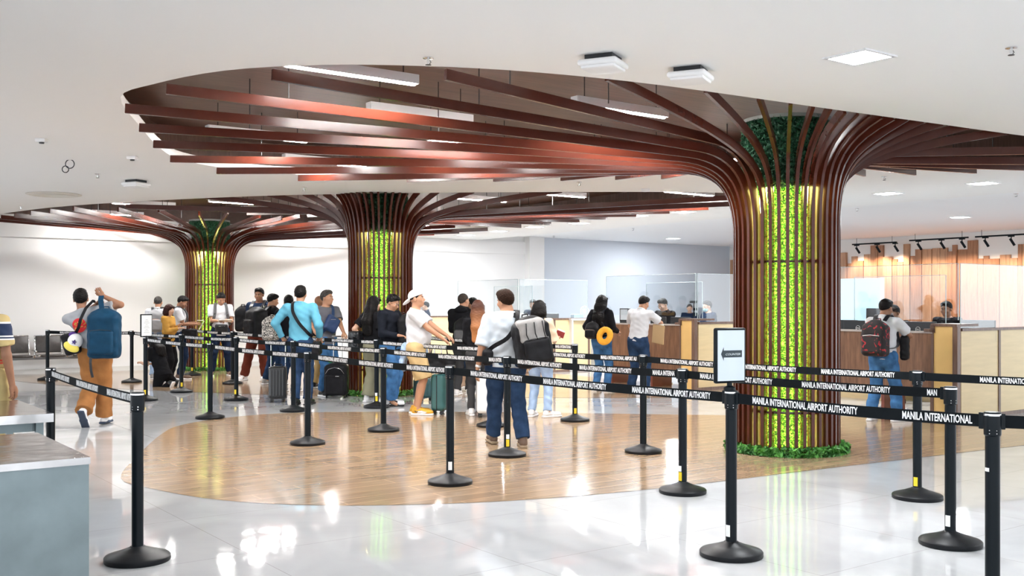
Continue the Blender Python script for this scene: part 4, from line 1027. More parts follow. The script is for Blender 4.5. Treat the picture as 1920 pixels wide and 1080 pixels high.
    # ---- face pieces (the small ones only where the head is turned to the viewer enough)
    for sg in (-1, 1):
        c_ = W((sg*.030, .077, .006)); m = MB(); m.ball(c_, (.0125, .009, .0072), 10, Matrix(RR.tolist())); e = m.build('eye', M_eyew, root, True)
        m = MB(); m.ball(W((sg*.030, .0835, .006)), (.0058, .0035, .0062), 8, Matrix(RR.tolist())); m.build('iris', M_iris, e, True)
        m = MB(); m.tube([W((sg*.013, .0895, .024)), W((sg*.030, .090, .030)), W((sg*.046, .080, .025))], [.0030, .0036, .002], 6); m.build('eyebrow', hm if hair not in ('cap', 'bald') else M_hair, root, True)
    if not mask:
        m = MB(); m.tube([W((-.024, .082, -.060)), W((-.010, .0925, -.0565)), W((0, .094, -.058)), W((.010, .0925, -.0565)), W((.024, .082, -.060))], [.002, .005, .0058, .005, .002], 8); m.build('lips', M_lips, root, True)
    else:
        K = SDF(.0065); K.ell(W((0, .045, -.052)), (.064, .066, .062), .02, RR); K.cut(W((0, 0, -.006)), RR @ A(0, 0, 1)); K.cut(W((0, .02, 0)), RR @ A(0, -1, 0)); K.build('face_mask', mat('pale_blue_mask', (.45, .70, .82), .7), root)
    if glasses:
        m = MB()
        for sg in (-1, 1):
            m.tube([W((sg*.032+.024*math.cos(2*PI*i/16), .097, .004+.017*math.sin(2*PI*i/16))) for i in range(16)], .0022, 5, True)
            m.tube([W((sg*.056, .096, .008)), W((sg*.080, .0, .008))], .0022, 5)
        m.tube([W((-.009, .099, .006)), W((.009, .099, .006))], .0022, 5); m.build('glasses', M_dark, root)
    p = at(x, d, z0); root.location = p; root.rotation_euler = (0, 0, math.radians(face)); root.scale = (k, k, k)
    tag(root, label, 'person')
    return dict(root=root, up=up, W=W, Rl=Rl, RR=RR, k=k, arms=arms, legs=legs, pel=pel, b=b, sw=shoulder_w)

def place(o, pr):
    """an object modelled in a person's frame takes that person's stance, standing free of it in the outliner"""
    o.location = pr['root'].location; o.rotation_euler = pr['root'].rotation_euler; o.scale = pr['root'].scale; return o
def straps(pr, m, parent, wd=.055, sides='LR', zb=1.02, xo=.095):
    up = pr['up']; b = pr['b']; R = pr['Rl']
    for sd in sides:
        sg = -1 if sd == 'L' else 1
        path = [(.07, -.155, 1.40), (.085, -.09, 1.462), (xo, -.02, 1.487), (xo+.01, .05, 1.452), (xo+.02, .10*b+.025, 1.36), (xo+.03, .115*b+.03, 1.24), (xo+.065, .085*b+.02, 1.12), (xo+.09, .0, 1.05), (xo+.06, -.10, zb), (xo, -.155, zb)]
        pts = []
        P_ = [Vector(up((sg*a, b_, c_))) for a, b_, c_ in path]
        for i in range(len(P_)-1):
            p0, p1, p2, p3 = P_[max(i-1, 0)], P_[i], P_[i+1], P_[min(i+2, len(P_)-1)]
            for j in range(4):
                t = j/4; pts.append(.5*((2*p1)+(p2-p0)*t+(2*p0-5*p1+4*p2-p3)*t*t+(3*p1-p0-3*p2+p3)*t**3))
        pts.append(P_[-1]); mb = MB(); mb.ribbon(pts, [Vector(R @ np.array((1, .25*sg*(1 if i < 20 else -1), .0))) for i in range(len(pts))], wd, .010)
        mb.build('strap', m, parent)
def backpack(pr, label, m, m2=None, size=(.30, .18, .46), z=1.20, strapm=None, sides='LR', front=False, pocket=True, pos=None, handle=True, R=None, group=None, trimm=None, wd=.055):
    o = bpy.data.objects.new('backpack', None); C.objects.link(o); place(o, pr); tag(o, label, 'backpack', group)
    up = pr['up']; R0 = pr['Rl'] if R is None else R
    w_, d_, h_ = size
    if pos is None: c = up((0, (-.135*pr['b']-d_/2-.01), z)); sg = -1
    else: c = np.array(pos, float) if not callable(pos) else pos(); sg = -1
    q = lambda a, b, e: c + R0 @ np.array((a, b, e))
    s = SDF(.009); s.rbox(q(0, 0, -.02), (w_/2, d_/2, h_/2-.03), .06, .03, R0); s.ell(q(0, .01, h_/2-.10), (w_/2*.93, d_/2*.9, .12), .05, R0); s.noise = (.003, 22, int(z*100)); s.build('main_bag', m, o)
    if pocket:
        s = SDF(.009); s.rbox(q(0, -d_/2-.01, -h_*.16), (w_/2*.78, .045, h_*.24), .035, .02, R0); s.noise = (.002, 25, 5); s.build('front_pocket', m2 or m, o)
        mb = MB(); mb.tube([Vector(q(-w_*.34, -d_/2-.045, h_*.08)), Vector(q(0, -d_/2-.055, h_*.10)), Vector(q(w_*.34, -d_/2-.045, h_*.08))], .004, 5); mb.build('zip', trimm or M_dark, o)
    if handle:
        mb = MB(); mb.tube([Vector(q(-.04, d_*.35, h_/2-.01)), Vector(q(-.03, d_*.35, h_/2+.035)), Vector(q(.03, d_*.35, h_/2+.035)), Vector(q(.04, d_*.35, h_/2-.01))], .009, 6); mb.build('grab_handle', strapm or m, o, True)
    if sides: straps(pr, strapm or M_dark, o, wd, sides)
    return o, q
def crossbody(pr, m, parent, hi='L', w=.045, zl=.98):
    up = pr['up']; sg = -1 if hi == 'L' else 1; b = pr['b']; R = pr['Rl']
    path = [(.17, .0, zl), (.13, -.14, zl+.08), (.03, -.172, 1.18), (-.06, -.155, 1.33), (-.085, -.10, 1.44), (-.09, -.02, 1.483), (-.08, .06, 1.44), (-.03, .145, 1.30), (.06, .165, 1.15), (.13, .12, zl+.08), (.17, .0, zl)]
    pts = [Vector(up((-sg*a*(b if abs(a) > .1 else 1), y*b, z))) for a, y, z in path]; P2 = []
    for i in range(len(pts)-1):
        p0, p1, p2, p3 = pts[max(i-1, 0)], pts[i], pts[i+1], pts[min(i+2, len(pts)-1)]
        for j in range(4):
            t = j/4; P2.append(.5*((2*p1)+(p2-p0)*t+(2*p0-5*p1+4*p2-p3)*t*t+(3*p1-p0-3*p2+p3)*t**3))
    P2.append(pts[-1]); c = Vector(up((0, 0, 1.2))); mb = MB(); mb.ribbon(P2, [((p-c).cross(P2[min(i+1, len(P2)-1)]-P2[max(i-1, 0)])) for i, p in enumerate(P2)], w, .007); return mb.build('strap', m, parent)
def softbag(pr, label, c, size, m, name='shoulder_bag', cat='bag', rad=.04, R=None, extra=None):
    o = bpy.data.objects.new(name, None); C.objects.link(o); place(o, pr); tag(o, label, cat)
    s = SDF(.008); s.rbox(c, [v/2 for v in size], rad, .02, R if R is not None else pr['Rl']); s.noise = (.003, 30, 3); s.build('bag_body', m, o)
    mb = MB(); cc = Vector(c); mb.tube([cc+Vector((-size[0]*.32, size[1]*.35, size[2]*.2)), cc+Vector((-size[0]*.2, size[1]*.5+.004, size[2]*.28)), cc+Vector((size[0]*.2, size[1]*.5+.004, size[2]*.28)), cc+Vector((size[0]*.32, size[1]*.35, size[2]*.2))], .004, 5); mb.build('zip', M_chrome, o)
    return o
def suitcase(p, rz, label, m, size=(.36, .24, .56), handle=.42, ribs=True, hm=None):
    o = empty('suitcase', (p.x, p.y, 0), rz); tag(o, label, 'suitcase'); w_, d_, h_ = size; zb = .055
    s = SDF(.008); s.rbox((0, 0, zb+h_/2), (w_/2, d_/2, h_/2), .045, .01)
    if ribs:
        for i in range(-2, 3): s.rbox((i*w_*.17, 0, zb+h_/2), (.010, d_/2+.006, h_/2-.05), .006, .006)
    s.build('shell', m, o)
    mb = MB(); mb.box((0, 0, zb+h_/2), (w_+.012, .014, h_-.02), 0, .006); mb.build('seam_band', M_dark, o)
    mb = MB()
    for sx in (-.11, .11): mb.tube([(sx, d_*.32, zb+h_-.02), (sx, d_*.32, zb+h_+handle)], .009, 8)
    mb.build('telescopic_tube', hm or M_chrome, o)
    mb = MB(); mb.box((0, d_*.32, zb+h_+handle), (.25, .03, .028), 0, .01); mb.build('grip', M_dark, o)
    mb = MB(); mb.tube([(-.07, -.02, zb+h_), (-.06, -.02, zb+h_+.03), (.06, -.02, zb+h_+.03), (.07, -.02, zb+h_)], .009, 6); mb.build('top_handle', M_dark, o)
    for sx in (-1, 1):
        for sy in (-1, 1):
            mb = MB()
            for dx in (-.012, .012): mb.tube([(sx*(w_/2-.05)+dx-.007, sy*(d_/2-.045), .027), (sx*(w_/2-.05)+dx+.007, sy*(d_/2-.045), .027)], .026, 14)
            mb.box((sx*(w_/2-.05), sy*(d_/2-.045), .05), (.04, .04, .03), 0, .006); mb.build('wheel', M_dark, o, 'auto')
    return o
# ------------------------------------------------------------------ the people and what they carry
from mathutils.bvhtree import BVHTree
def decal(pr, child, verts2, faces, cx, cz, m, name, side=-1, out=.004, sub=0):
    """prints flat artwork on the cloth itself: every point is laid on the surface of the garment"""
    g = [c for c in pr['root'].children if c.name.split('.')[0] == child][0]
    bv = BVHTree.FromPolygons([v.co for v in g.data.vertices], [tuple(p.vertices) for p in g.data.polygons])
    mb = MB(); vs = []
    for v in verts2:
        o = Vector(pr['up']((cx+v[0], .6*side, cz+v[1]))); dr = Vector(pr['Rl'] @ np.array((0, -side, 0)))
        h = bv.ray_cast(o, dr, 2)
        vs.append((h[0]-dr*(out+(v[2] if len(v) > 2 else 0)) if h[0] is not None else o+dr*(.6-.13)))
    mb.add(vs, faces); return mb.build(name, m, g)
def shoe_art(pr, word=None):
    """side artwork on the right shoe: a curved check mark, or a word"""
    sh = [c for c in pr['root'].children if c.name.startswith('shoe')][1]; an = pr['legs']['R'][2]
    bv = BVHTree.FromPolygons([v.co for v in sh.data.vertices], [tuple(p.vertices) for p in sh.data.polygons])
    yaw = math.radians(-6 if not word else 25); R = rot_np(0, 0, yaw)
    if word:
        vs, fs = text_mesh(word, .085, .006, 1.25, 0, 'CENTER'); P2 = [(v.x+.035, v.y+.05) for v in vs]; arts = [(P2, fs, M_shoeb, 'lettering')]
    else:
        sw = [(-.045, .052), (-.030, .040), (-.005, .040), (.06, .066), (.0, .052), (-.025, .050), (-.036, .066)]
        pn = [(-.01, .03), (.11, .03), (.13, .045), (.05, .062), (-.01, .055)]
        arts = [(pn, [(0, 1, 2, 3, 4)], M_white, 'white_panel'), (sw, [tuple(range(7))], M_shoeb, 'curved_mark')]
    for k, (P2, fs, m, nm) in enumerate(arts):
        mb = MB(); vs = []
        for y, z in P2:
            o = Vector(an + R @ (np.array((.25, y+.02, z+.005))-np.array((0, 0, .085)))); d = Vector(R @ np.array((-1., 0, 0)))
            h = bv.ray_cast(o, d, .4); vs.append(h[0]-d*(.003+.002*k) if h[0] is not None else o+d*.21)
        mb.add(vs, fs); mb.build(nm, m, sh)
def disc(r, n=28, rings=4):
    v = [(0, 0)]; f = []
    for k in range(1, rings+1):
        for i in range(n): v.append((r*k/rings*math.cos(2*PI*i/n), r*k/rings*math.sin(2*PI*i/n)))
    for i in range(n): f.append((0, 1+i, 1+(i+1) % n))
    for k in range(rings-1):
        for i in range(n): f.append((1+k*n+i, 1+(k+1)*n+i, 1+(k+1)*n+(i+1) % n, 1+k*n+(i+1) % n))
    return v, f
def stripemat(name, bands, base):
    m, nt, p = nodes(name); tc = nt.nodes.new('ShaderNodeTexCoord'); sp = nt.nodes.new('ShaderNodeSeparateXYZ'); lk(nt, tc.outputs['Object'], sp.inputs[0])
    mr = nt.nodes.new('ShaderNodeMapRange'); mr.inputs[1].default_value = .8; mr.inputs[2].default_value = 1.6; lk(nt, sp.outputs['Z'], mr.inputs[0])
    r = nt.nodes.new('ShaderNodeValToRGB'); r.color_ramp.interpolation = 'CONSTANT'; e = r.color_ramp.elements
    e[0].position = 0; e[0].color = (*base, 1)
    for k, (z, c) in enumerate(bands):
        el = e[1] if k == 0 else e.new((z-.8)/.8); el.position = (z-.8)/.8; el.color = (*c, 1)
    lk(nt, mr.outputs[0], r.inputs['Fac']); lk(nt, r.outputs['Color'], p.inputs['Base Color']); p.inputs['Roughness'].default_value = .85
    return m
def patternmat(name, c1, c2, scale, thr=.5):
    m, nt, p = nodes(name); tc = nt.nodes.new('ShaderNodeTexCoord'); n = nt.nodes.new('ShaderNodeTexNoise'); n.inputs['Scale'].default_value = scale; n.inputs['Distortion'].default_value = 1.5
    lk(nt, tc.outputs['Object'], n.inputs['Vector']); r = nt.nodes.new('ShaderNodeValToRGB'); r.color_ramp.interpolation = 'CONSTANT'
    r.color_ramp.elements[0].color = (*c1, 1); r.color_ramp.elements[1].color = (*c2, 1); r.color_ramp.elements[1].position = thr
    lk(nt, n.outputs['Fac'], r.inputs['Fac']); lk(nt, r.outputs['Color'], p.inputs['Base Color']); p.inputs['Roughness'].default_value = .8; return m
F_white = fabric('white_cotton', (.62, .63, .66)); F_black = fabric('black_cloth', (.010, .010, .012)); F_grey = fabric('grey_marl', (.33, .34, .36))
F_denim = fabric('dark_denim', (.022, .045, .10), noise=.3); F_denimb = fabric('blue_denim', (.05, .14, .30), noise=.35); F_denimp = fabric('pale_denim', (.34, .46, .66), noise=.15)
F_navy = fabric('navy_cloth', (.012, .022, .05)); F_khaki = fabric('khaki_cloth', (.50, .36, .18), noise=.12); F_olive = fabric('olive_cloth', (.24, .23, .16)); F_brown = fabric('rust_brown_cord', (.32, .14, .048), noise=.15)
F_mar = fabric('maroon_cloth', (.14, .035, .022)); F_must = fabric('mustard_cloth', (.50, .27, .06)); F_cream = fabric('cream_cloth', (.66, .54, .40)); F_blue = fabric('sky_blue_shirt', (.12, .37, .50), noise=.08)
F_pale = fabric('pale_grey_polo', (.50, .55, .60)); F_char = fabric('charcoal_tee', (.13, .13, .15)); F_darkg = fabric('dark_grey_cloth', (.045, .045, .048))
B_navy = mat('petrol_nylon', (.006, .038, .080), .55, 0, .15, 12, .1, spec=.12); B_black = mat('black_nylon', (.012, .012, .014), .5, 0, .2, 14, .1, spec=.12); B_grey = mat('grey_nylon', (.10, .10, .105), .6, 0, .15, 14, .1, spec=.12)
B_lgrey = mat('ash_grey_nylon', (.30, .29, .285), .6, 0, .12, 14, .1, spec=.12); B_flor = patternmat('black_red_print', (.018, .014, .016), (.38, .02, .03), 11, .60); B_maze = patternmat('black_white_maze_print', (.02, .02, .02), (.70, .66, .60), 42, .50)
M_red = mat('print_red', (.70, .015, .02), .6); M_yel = mat('print_yellow', (.85, .70, .12), .6); M_shoeb = mat('black_shoe', (.012, .012, .013), .4); M_shoebr = mat('brown_shoe', (.12, .07, .045), .5)
M_shoey = mat('yellow_leather', (.66, .34, .02), .5); M_shoeg = mat('grey_shoe', (.35, .34, .33), .6); M_hard = mat('black_hard_shell', (.012, .013, .015), .28, coat=.3); M_teal = mat('teal_shell', (.03, .11, .11), .3); M_whsh = mat('white_hard_shell', (.80, .81, .83), .25)

_m, _nt, _p = nodes('ombre_hair'); _tc = _nt.nodes.new('ShaderNodeTexCoord'); _sp = _nt.nodes.new('ShaderNodeSeparateXYZ'); lk(_nt, _tc.outputs['Object'], _sp.inputs[0])
_mr = _nt.nodes.new('ShaderNodeMapRange'); _mr.inputs[1].default_value = 1.15; _mr.inputs[2].default_value = 1.62; lk(_nt, _sp.outputs['Z'], _mr.inputs[0])
_r = _nt.nodes.new('ShaderNodeValToRGB'); _r.color_ramp.elements[0].color = (.42, .17, .06, 1); _r.color_ramp.elements[1].color = (.055, .018, .010, 1); lk(_nt, _mr.outputs[0], _r.inputs[0]); lk(_nt, _r.outputs[0], _p.inputs['Base Color'])
_p.inputs['Roughness'].default_value = .5; _p.inputs['Specular IOR Level'].default_value = .2; M_hairbrown = _m
# far left, cut by the frame
stm = stripemat('khaki_navy_striped_cloth', [(1.03, (.7, .08, .05)), (1.045, (.52, .40, .18)), (1.052, (.7, .08, .05)), (1.066, (.52, .40, .18)), (1.235, (.85, .85, .83)), (1.25, (.015, .03, .08)), (1.262, (.85, .85, .83)), (1.275, (.015, .03, .08)), (1.375, (.85, .85, .83)), (1.39, (.52, .40, .18))], (.52, .40, .18))
person('person at the left edge in khaki top with navy band and white stripes', -28, 8.65, 1.68, -20, 1, topm=stm, hem=1.0, botm=fabric('khaki_trousers', (.50, .40, .19), noise=.12), legw=1.8, build=1.12, seed=1, hv=.0085, shoem=M_shoeg)
# walking man with the raised bag
pr = person('man walking away in grey t-shirt and rust brown trousers, lifting a navy backpack', 178, 12.75, 1.72, 4, 1, topm=F_grey, hem=.90, botm=F_brown, legw=2.3, lean=(-.03, -.29, .10), hv=.0075, head=(4, -4, 12), seed=2, build=1.06,
            hands=dict(R=(.10, .0, 1.60), L=(.01, .04, 1.50)), polesR=(1, -.2, -1.6), polesL=(-1, 1.0, -.6), feet=dict(L=(-.07, -.20, .20, 0, -50), R=(.04, .22, .085, 0)), shoem=M_white, solem=mat('navy_sole', (.03, .045, .08), .6), handrot=dict(R=((-.5, 0, .6), (0, 1, 0))))
v, f = disc(.088); dd = decal(pr, 'shirt', v, f, -.06, 1.27, M_red, 'round_print')
for tx, dz in (('サンタ', .024), ('クルーズ', -.030)):
    v, f = text_mesh(tx, .062, .002, .78, .15, 'CENTER')
    decal(pr, 'shirt', [(a.x*.86, a.y*.9+dz+a.x*.12) for a in v], f, -.06, 1.27, M_yel, 'lettering', out=.006)
o, q = backpack(pr, 'petrol blue backpack held up behind the walking man in rust brown trousers', B_navy, size=(.37, .22, .60), pos=(.19, -.24, 1.135), strapm=B_navy, sides='', R=np.eye(3), trimm=M_dark)
mb = MB(); mb.ribbon([(.11, -.10, 1.60), (.12, -.16, 1.55), (.14, -.18, 1.45), (.16, -.18, 1.38)], Vector((1, 0, 0)), .06, .014); mb.build('raised_strap', B_navy, o)
mb = MB(); mb.ribbon([(.06, -.32, .88), (.055, -.33, .80), (.06, -.32, .70), (.075, -.31, .62)], Vector((1, 0, 0)), .03, .006); mb.build('loose_strap', M_dark, o)
sb = softbag(pr, 'small black sling bag at the left hip of the man in rust brown trousers', (-.24, -.12, 1.02), (.20, .10, .27), B_black, 'sling_bag')
mb = MB(); mb.ribbon([(-.19, -.13, 1.14), (-.13, -.19, 1.22), (-.10, -.21, 1.32), (-.06, -.15, 1.45), (.0, -.05, 1.55), (.0, .0, 1.52)], Vector((1, 0, 0)), .035, .008); mb.build('strap', B_black, sb)
cp = bpy.data.objects.new('baseball_cap', None); C.objects.link(cp); place(cp, pr); tag(cp, 'white, purple and yellow cap hanging on the black sling bag', 'cap')
Rc = rot_np(1.35, .5, 0); s = SDF(.006); s.ell((-.165, -.20, 1.055), (.088, .090, .070), .01, Rc); s.cut((-.17, -.175, 1.055), (0, 1, 0)); s.build('crown', M_white, cp)
s = SDF(.006); s.ell((-.200, -.235, .985), (.098, .028, .058), .01, rot_np(0, .45, 0)); s.build('bill', M_yel, cp)
s = SDF(.006); s.ell((-.185, -.175, 1.115), (.07, .03, .045), .01, rot_np(0, .4, 0)); s.build('back_panel', mat('purple_cloth', (.08, .03, .22), .8), cp)
m_ = MB(); st_ = [(-.150+(.030 if i % 2 == 0 else .012)*math.sin(PI*i/5+.3), -.300+abs(i % 2)*.0, 1.045+(.030 if i % 2 == 0 else .012)*math.cos(PI*i/5+.3)) for i in range(10)]
m_.add([(-.150, -.298, 1.045)]+st_+[(a, -.27, c) for a, b, c in st_], [(0, 1+i, 1+(i+1) % 10) for i in range(10)]+[(1+i, 11+i, 11+(i+1) % 10, 1+(i+1) % 10) for i in range(10)])
m_.build('star_emblem', mat('star_purple', (.05, .03, .16), .7), cp)
# group at far left
pr = person('man seen from behind with cropped grey hair, white shirt and grey backpack, far left group', 296, 20.6, 1.66, 8, 0, 'crop', M_hairgrey, topm=F_white, botm=F_denimp, seed=3, shoem=M_shoeg, head=(-8, 0, 0), collar='polo')
backpack(pr, 'light grey backpack with brown leather strap, far left group', mat('pale_grey_canvas', (.30, .30, .31), .8), size=(.30, .16, .46), trimm=mat('tan_leather', (.35, .14, .05), .5))
pr = person('woman with dark bob in mustard jacket, facing right', 316, 19.9, 1.50, -100, 2, 'bob', M_hairred, topm=F_must, top='long', hem=.78, botm=F_black, female=True, hands=dict(L=(-.05, .22, 1.24), R=(.04, .26, 1.18)), head=(-6, 0, -10), seed=4)
pr = person('dark haired man in white polo looking down at papers, facing right', 337, 20.6, 1.68, -78, 1, topm=F_white, botm=F_navy, hands=dict(L=(-.05, .30, 1.15), R=(.05, .30, 1.12)), head=(-28, 0, -8), seed=5, collar='polo', shoem=M_shoebr)
backpack(pr, 'thin black backpack on the man reading papers at far left', B_black, size=(.28, .12, .40))
softbag(pr, 'black shoulder bag hanging before the man reading papers', (.10, .20, .93), (.16, .30, .20), B_black)
pp = bpy.data.objects.new('paper_sheet', None); C.objects.link(pp); place(pp, pr); tag(pp, 'white paper held by the dark haired man facing right', 'paper')
mb = MB(); mb.box((.03, .43, 1.10), (.14, .004, .20), 0, 0, Matrix.Rotation(-.5, 3, 'X')); mb.box((-.02, .40, 1.20), (.10, .12, .010), .2); mb.build('sheets', M_paper, pp)
person('person in black kneeling on the floor with long dark hair', 305, 18.9, 1.62, 62, 2, 'mid', M_hair, head=(-35, 0, 0), topm=F_black, botm=F_black, female=True, pz=.24, feet=dict(L=(-.10, -.30, .07, 0, -60), R=(.12, -.26, .07, 0, -60)), kneepole=dict(L=(0, 1, .15), R=(.2, 1, .3)),
       lean=(-.42, 0, 0), hands=dict(L=(-.12, .45, .45), R=(.10, .40, .42)), seed=6, shoem=M_shoeb)
pr = person('man in white polo writing on a paper, standing before the left tree column', 413, 21.6, 1.76, -158, 0, topm=F_white, hem=.82, botm=F_navy, hands=dict(L=(-.12, .28, 1.14), R=(.06, .30, 1.12)), head=(-32, 0, 8), seed=7, collar='polo', shoem=M_shoebr, solem=M_white, feet=dict(L=(-.17, .0, .085, 8), R=(.17, 0, .085, -8)))
backpack(pr, 'grey backpack on the man writing before the left tree column', B_grey, size=(.34, .18, .46), strapm=B_grey)
softbag(pr, 'black waist pouch on the man writing before the left tree column', (.0, .21, .97), (.26, .08, .17), F_darkg, 'waist_pouch')
pp = bpy.data.objects.new('form_sheet', None); C.objects.link(pp); place(pp, pr); tag(pp, 'white form in the hands of the man writing at left', 'paper')
mb = MB(); mb.box((-.05, .40, 1.125), (.26, .20, .006), .2, 0, Matrix.Rotation(.25, 3, 'X')); mb.build('sheet', M_paper, pp)
pr = person('tall heavy man facing the viewer in navy t-shirt with white lettering', 487, 20.3, 1.82, 172, 1, topm=F_navy, botm=F_mar, build=1.15, head=(-5, 0, 0), hands=dict(L=(-.20, .18, 1.02), R=(.20, .18, 1.02)), seed=8, legw=1.5, feet=dict(R=(.28, .05, .085, -8)))
v, f = text_mesh('Sunset', .12, .004, .8, .2, 'CENTER'); decal(pr, 'shirt', [(-a.x, a.y) for a in v] if False else [(a.x*-1, a.y) for a in v], [tuple(reversed(g)) for g in f], 0, 1.30, M_letter, 'lettering', side=1)
backpack(pr, 'dark backpack with bottle worn by the heavy man in navy t-shirt', B_black, size=(.34, .2, .48), pos=tuple(pr['up']((.32, -.06, 1.13))))
pr = person('short haired man in black t-shirt facing right with a very large black backpack', 508, 19.2, 1.70, -48, 0, topm=F_black, botm=F_denim, head=(-14, 0, -12), seed=9, hands=dict(L=(-.08, .34, 1.10), R=(.08, .34, 1.12)), shoem=M_shoeg, feet=dict(L=(-.12, -.05, .085, 10), R=(.12, .05, .085, -5)))
backpack(pr, 'very large black travel backpack beside the heavy man in navy', B_black, size=(.40, .30, .54), z=1.18)
pr = person('short haired man seen from behind in black top, left of the man in blue shirt', 541, 17.6, 1.66, -12, 1, topm=F_black, botm=F_denim, head=(-8, 0, 16), seed=10, hands=dict(L=(-.16, .2, .98)), shoem=M_shoeg)
backpack(pr, 'black and white maze print backpack next to the man in blue shirt', B_maze, size=(.30, .18, .42), pos=tuple(pr['up']((-.24, -.20, 1.12))), sides='R', pocket=True)
pr = person('man in sky blue shirt seen from behind with black cross strap', 563, 15.35, 1.78, -4, 0, topm=F_blue, top='long', hem=.92, botm=F_denim, build=1.0, hands=dict(L=(-.30, .12, .97), R=(.26, .08, .98)), polesL=(-1, -.5, 0), seed=11, collar='high', hv=.008, shoem=M_shoeb, solem=M_shoeb, head=(0, 0, 3), feet=dict(L=(-.07, -.02, .085, 5), R=(.10, .03, .085, -5)))
b_ = softbag(pr, 'black shoulder bag at the right hip of the man in sky blue shirt', (.25, -.02, .82), (.10, .26, .20), B_black); crossbody(pr, B_black, b_, 'L')
mb = MB(); mb.box(tuple(pr['up']((0, -.02, .935))), (.34, .25, .035), 0, .01)
s = SDF(.008); s.cone(pr['up']((0, 0, .905)), pr['up']((0, 0, .93)), .172, .170, .02, fl=(pr['Rl'] @ np.array((0., 1, 0)), 1.25), flat=2); s.build('belt', mat('brown_leather', (.10, .035, .015), .4), pr['root'])
person('bald man half hidden behind the man in sky blue shirt', 598, 18.4, 1.66, -35, 1, 'bald', topm=F_black, botm=F_khaki, seed=12, shoem=M_shoeb)
pr = person('grey haired man in grey t-shirt with navy sling bag, looking right', 612, 16.9, 1.73, -138, 0, hairm=M_hairgrey, topm=F_char, botm=F_denimb, head=(2, 0, 26), seed=13, hands=dict(L=(-.10, .36, 1.03), R=(.24, .16, .98)), shoem=M_shoeb, hv=.008)
b_ = softbag(pr, 'navy sling bag worn on the chest of the man in grey t-shirt', tuple(pr['up']((.02, .19, 1.17))), (.24, .09, .26), mat('royal_navy_nylon', (.012, .035, .11), .6), 'sling_bag', R=pr['Rl'] @ rot_np(0, -.5, 0)); crossbody(pr, mat('royal_navy_nylon', (.012, .035, .11), .6), b_, 'L', .05)
pr = person('woman with long black hair in black top and wide olive trousers', 699, 15.85, 1.63, -35, 2, 'long', topm=F_black, hem=.88, botm=F_olive, legw=2.4, female=True, hands=dict(L=(-.20, -.02, .98), R=(.12, .2, 1.0)), seed=14, head=(-6, 0, -14))
o = softbag(pr, 'black plastic bag hanging behind the woman in olive trousers', (-.22, -.16, 1.00), (.24, .16, .30), mat('black_plastic_film', (.012, .012, .014), .2), 'plastic_bag')
pr = person('man with glasses in black jacket looking down, wide blue jeans', 731, 15.35, 1.66, -118, 0, top='long', topm=fabric('black_jacket_cloth', (.010, .012, .018)), botm=F_denimb, legw=2.0, head=(-24, 0, 4), glasses=True, seed=15, hands=dict(L=(-.12, .26, 1.10), R=(.12, .24, 1.08)), collar='high', hv=.008, build=1.12, shoem=M_white, solem=M_shoeb, feet=dict(L=(-.12, -.06, .085, 5), R=(.12, .08, .085, 25)))
backpack(pr, 'black backpack worn in front by the man with glasses', B_black, size=(.30, .16, .46), pos=tuple(pr['up']((-.04, .27, 1.16))), sides='', R=pr['Rl'] @ rot_np(0, 0, PI))
shoe_art(pr, 'AIR')
pr = person('man in backwards white cap, white t-shirt and khaki shorts, yellow sneakers', 781, 14.1, 1.70, -96, 0, 'cap', topm=F_white, hem=.86, bottom='shorts', botm=F_khaki, legw=1.8, build=1.12, belly=.6, head=(8, 0, -4), seed=16, hands=dict(L=(-.06, .47, 1.04), R=(.12, .42, 1.02)), shoem=M_shoey, solem=M_white, hv=.0075,
            fingers=.25, feet=dict(L=(-.10, -.04, .085, 4), R=(.10, .03, .085, -6)))
shoe_art(pr)
W_ = pr['W']; RR_ = pr['RR']; cc = bpy.data.objects.new('baseball_cap', None); C.objects.link(cc); place(cc, pr); tag(cc, 'white cap worn backwards by the man in khaki shorts', 'cap')
s = SDF(.007); s.ell(W_((0, -.012, .040)), (.090, .110, .098), .02, RR_); s.cut(W_((0, .02, .040)), RR_ @ np.array((0, .25, -1.))); s.build('crown', mat('white_cap_cloth', (.80, .80, .80), .85), cc)
s = SDF(.006); s.ell(W_((0, -.135, -.010)), (.075, .085, .020), .01, RR_ @ rot_np(.55)); s.build('bill', mat('white_cap_cloth', (.8, .8, .8), .85), cc)
v, f = disc(.05); decal(pr, 'shirt', [(a*1.1, b*1.5) for a, b in v], f, .0, 1.18, mat('print_blue', (.03, .06, .45), .7), 'back_print')
s = SDF(.009); s.cone((0, -.01, .80), (0, -.01, .93), .185, .165, .04, fl=(np.array((0., 1, 0)), 1.1), flat=2); s.cone((-.05, -.17, .92), (-.09, -.20, .66), .075, .07, .04, fl=(np.array((0., 1, 0)), 1.6)); s.cone((.08, -.16, .92), (.07, -.19, .68), .065, .06, .04, fl=(np.array((0., 1, 0)), 1.6)); s.noise = (.007, 30, 9)
jk = s.build('denim_jacket', F_denimp); place(jk, pr); tag(jk, 'pale blue jacket tied round the waist of the man in khaki shorts', 'jacket')
person('officer seen in profile behind the far left counter beside the white cap', 799, 27.9, 1.56, 98, 2, topm=F_navy, botm=F_navy, seed=17, hv=.011, collar='polo')
pr = person('man with cropped hair in black hooded jacket seen from behind', 868, 17.0, 1.68, -18, 0, 'crop', M_hairshave, top='long', topm=F_black, botm=F_darkg, head=(0, 0, -24), collar='hood', build=1.1, seed=18, hands=dict(L=(-.1, .25, 1.05), R=(.1, .25, 1.05)))
backpack(pr, 'worn black backpack with pale pouch on the man in black hooded jacket', B_black, m2=B_grey, size=(.28, .18, .42), pos=tuple(pr['up']((.10, -.27, 1.08))), sides='')
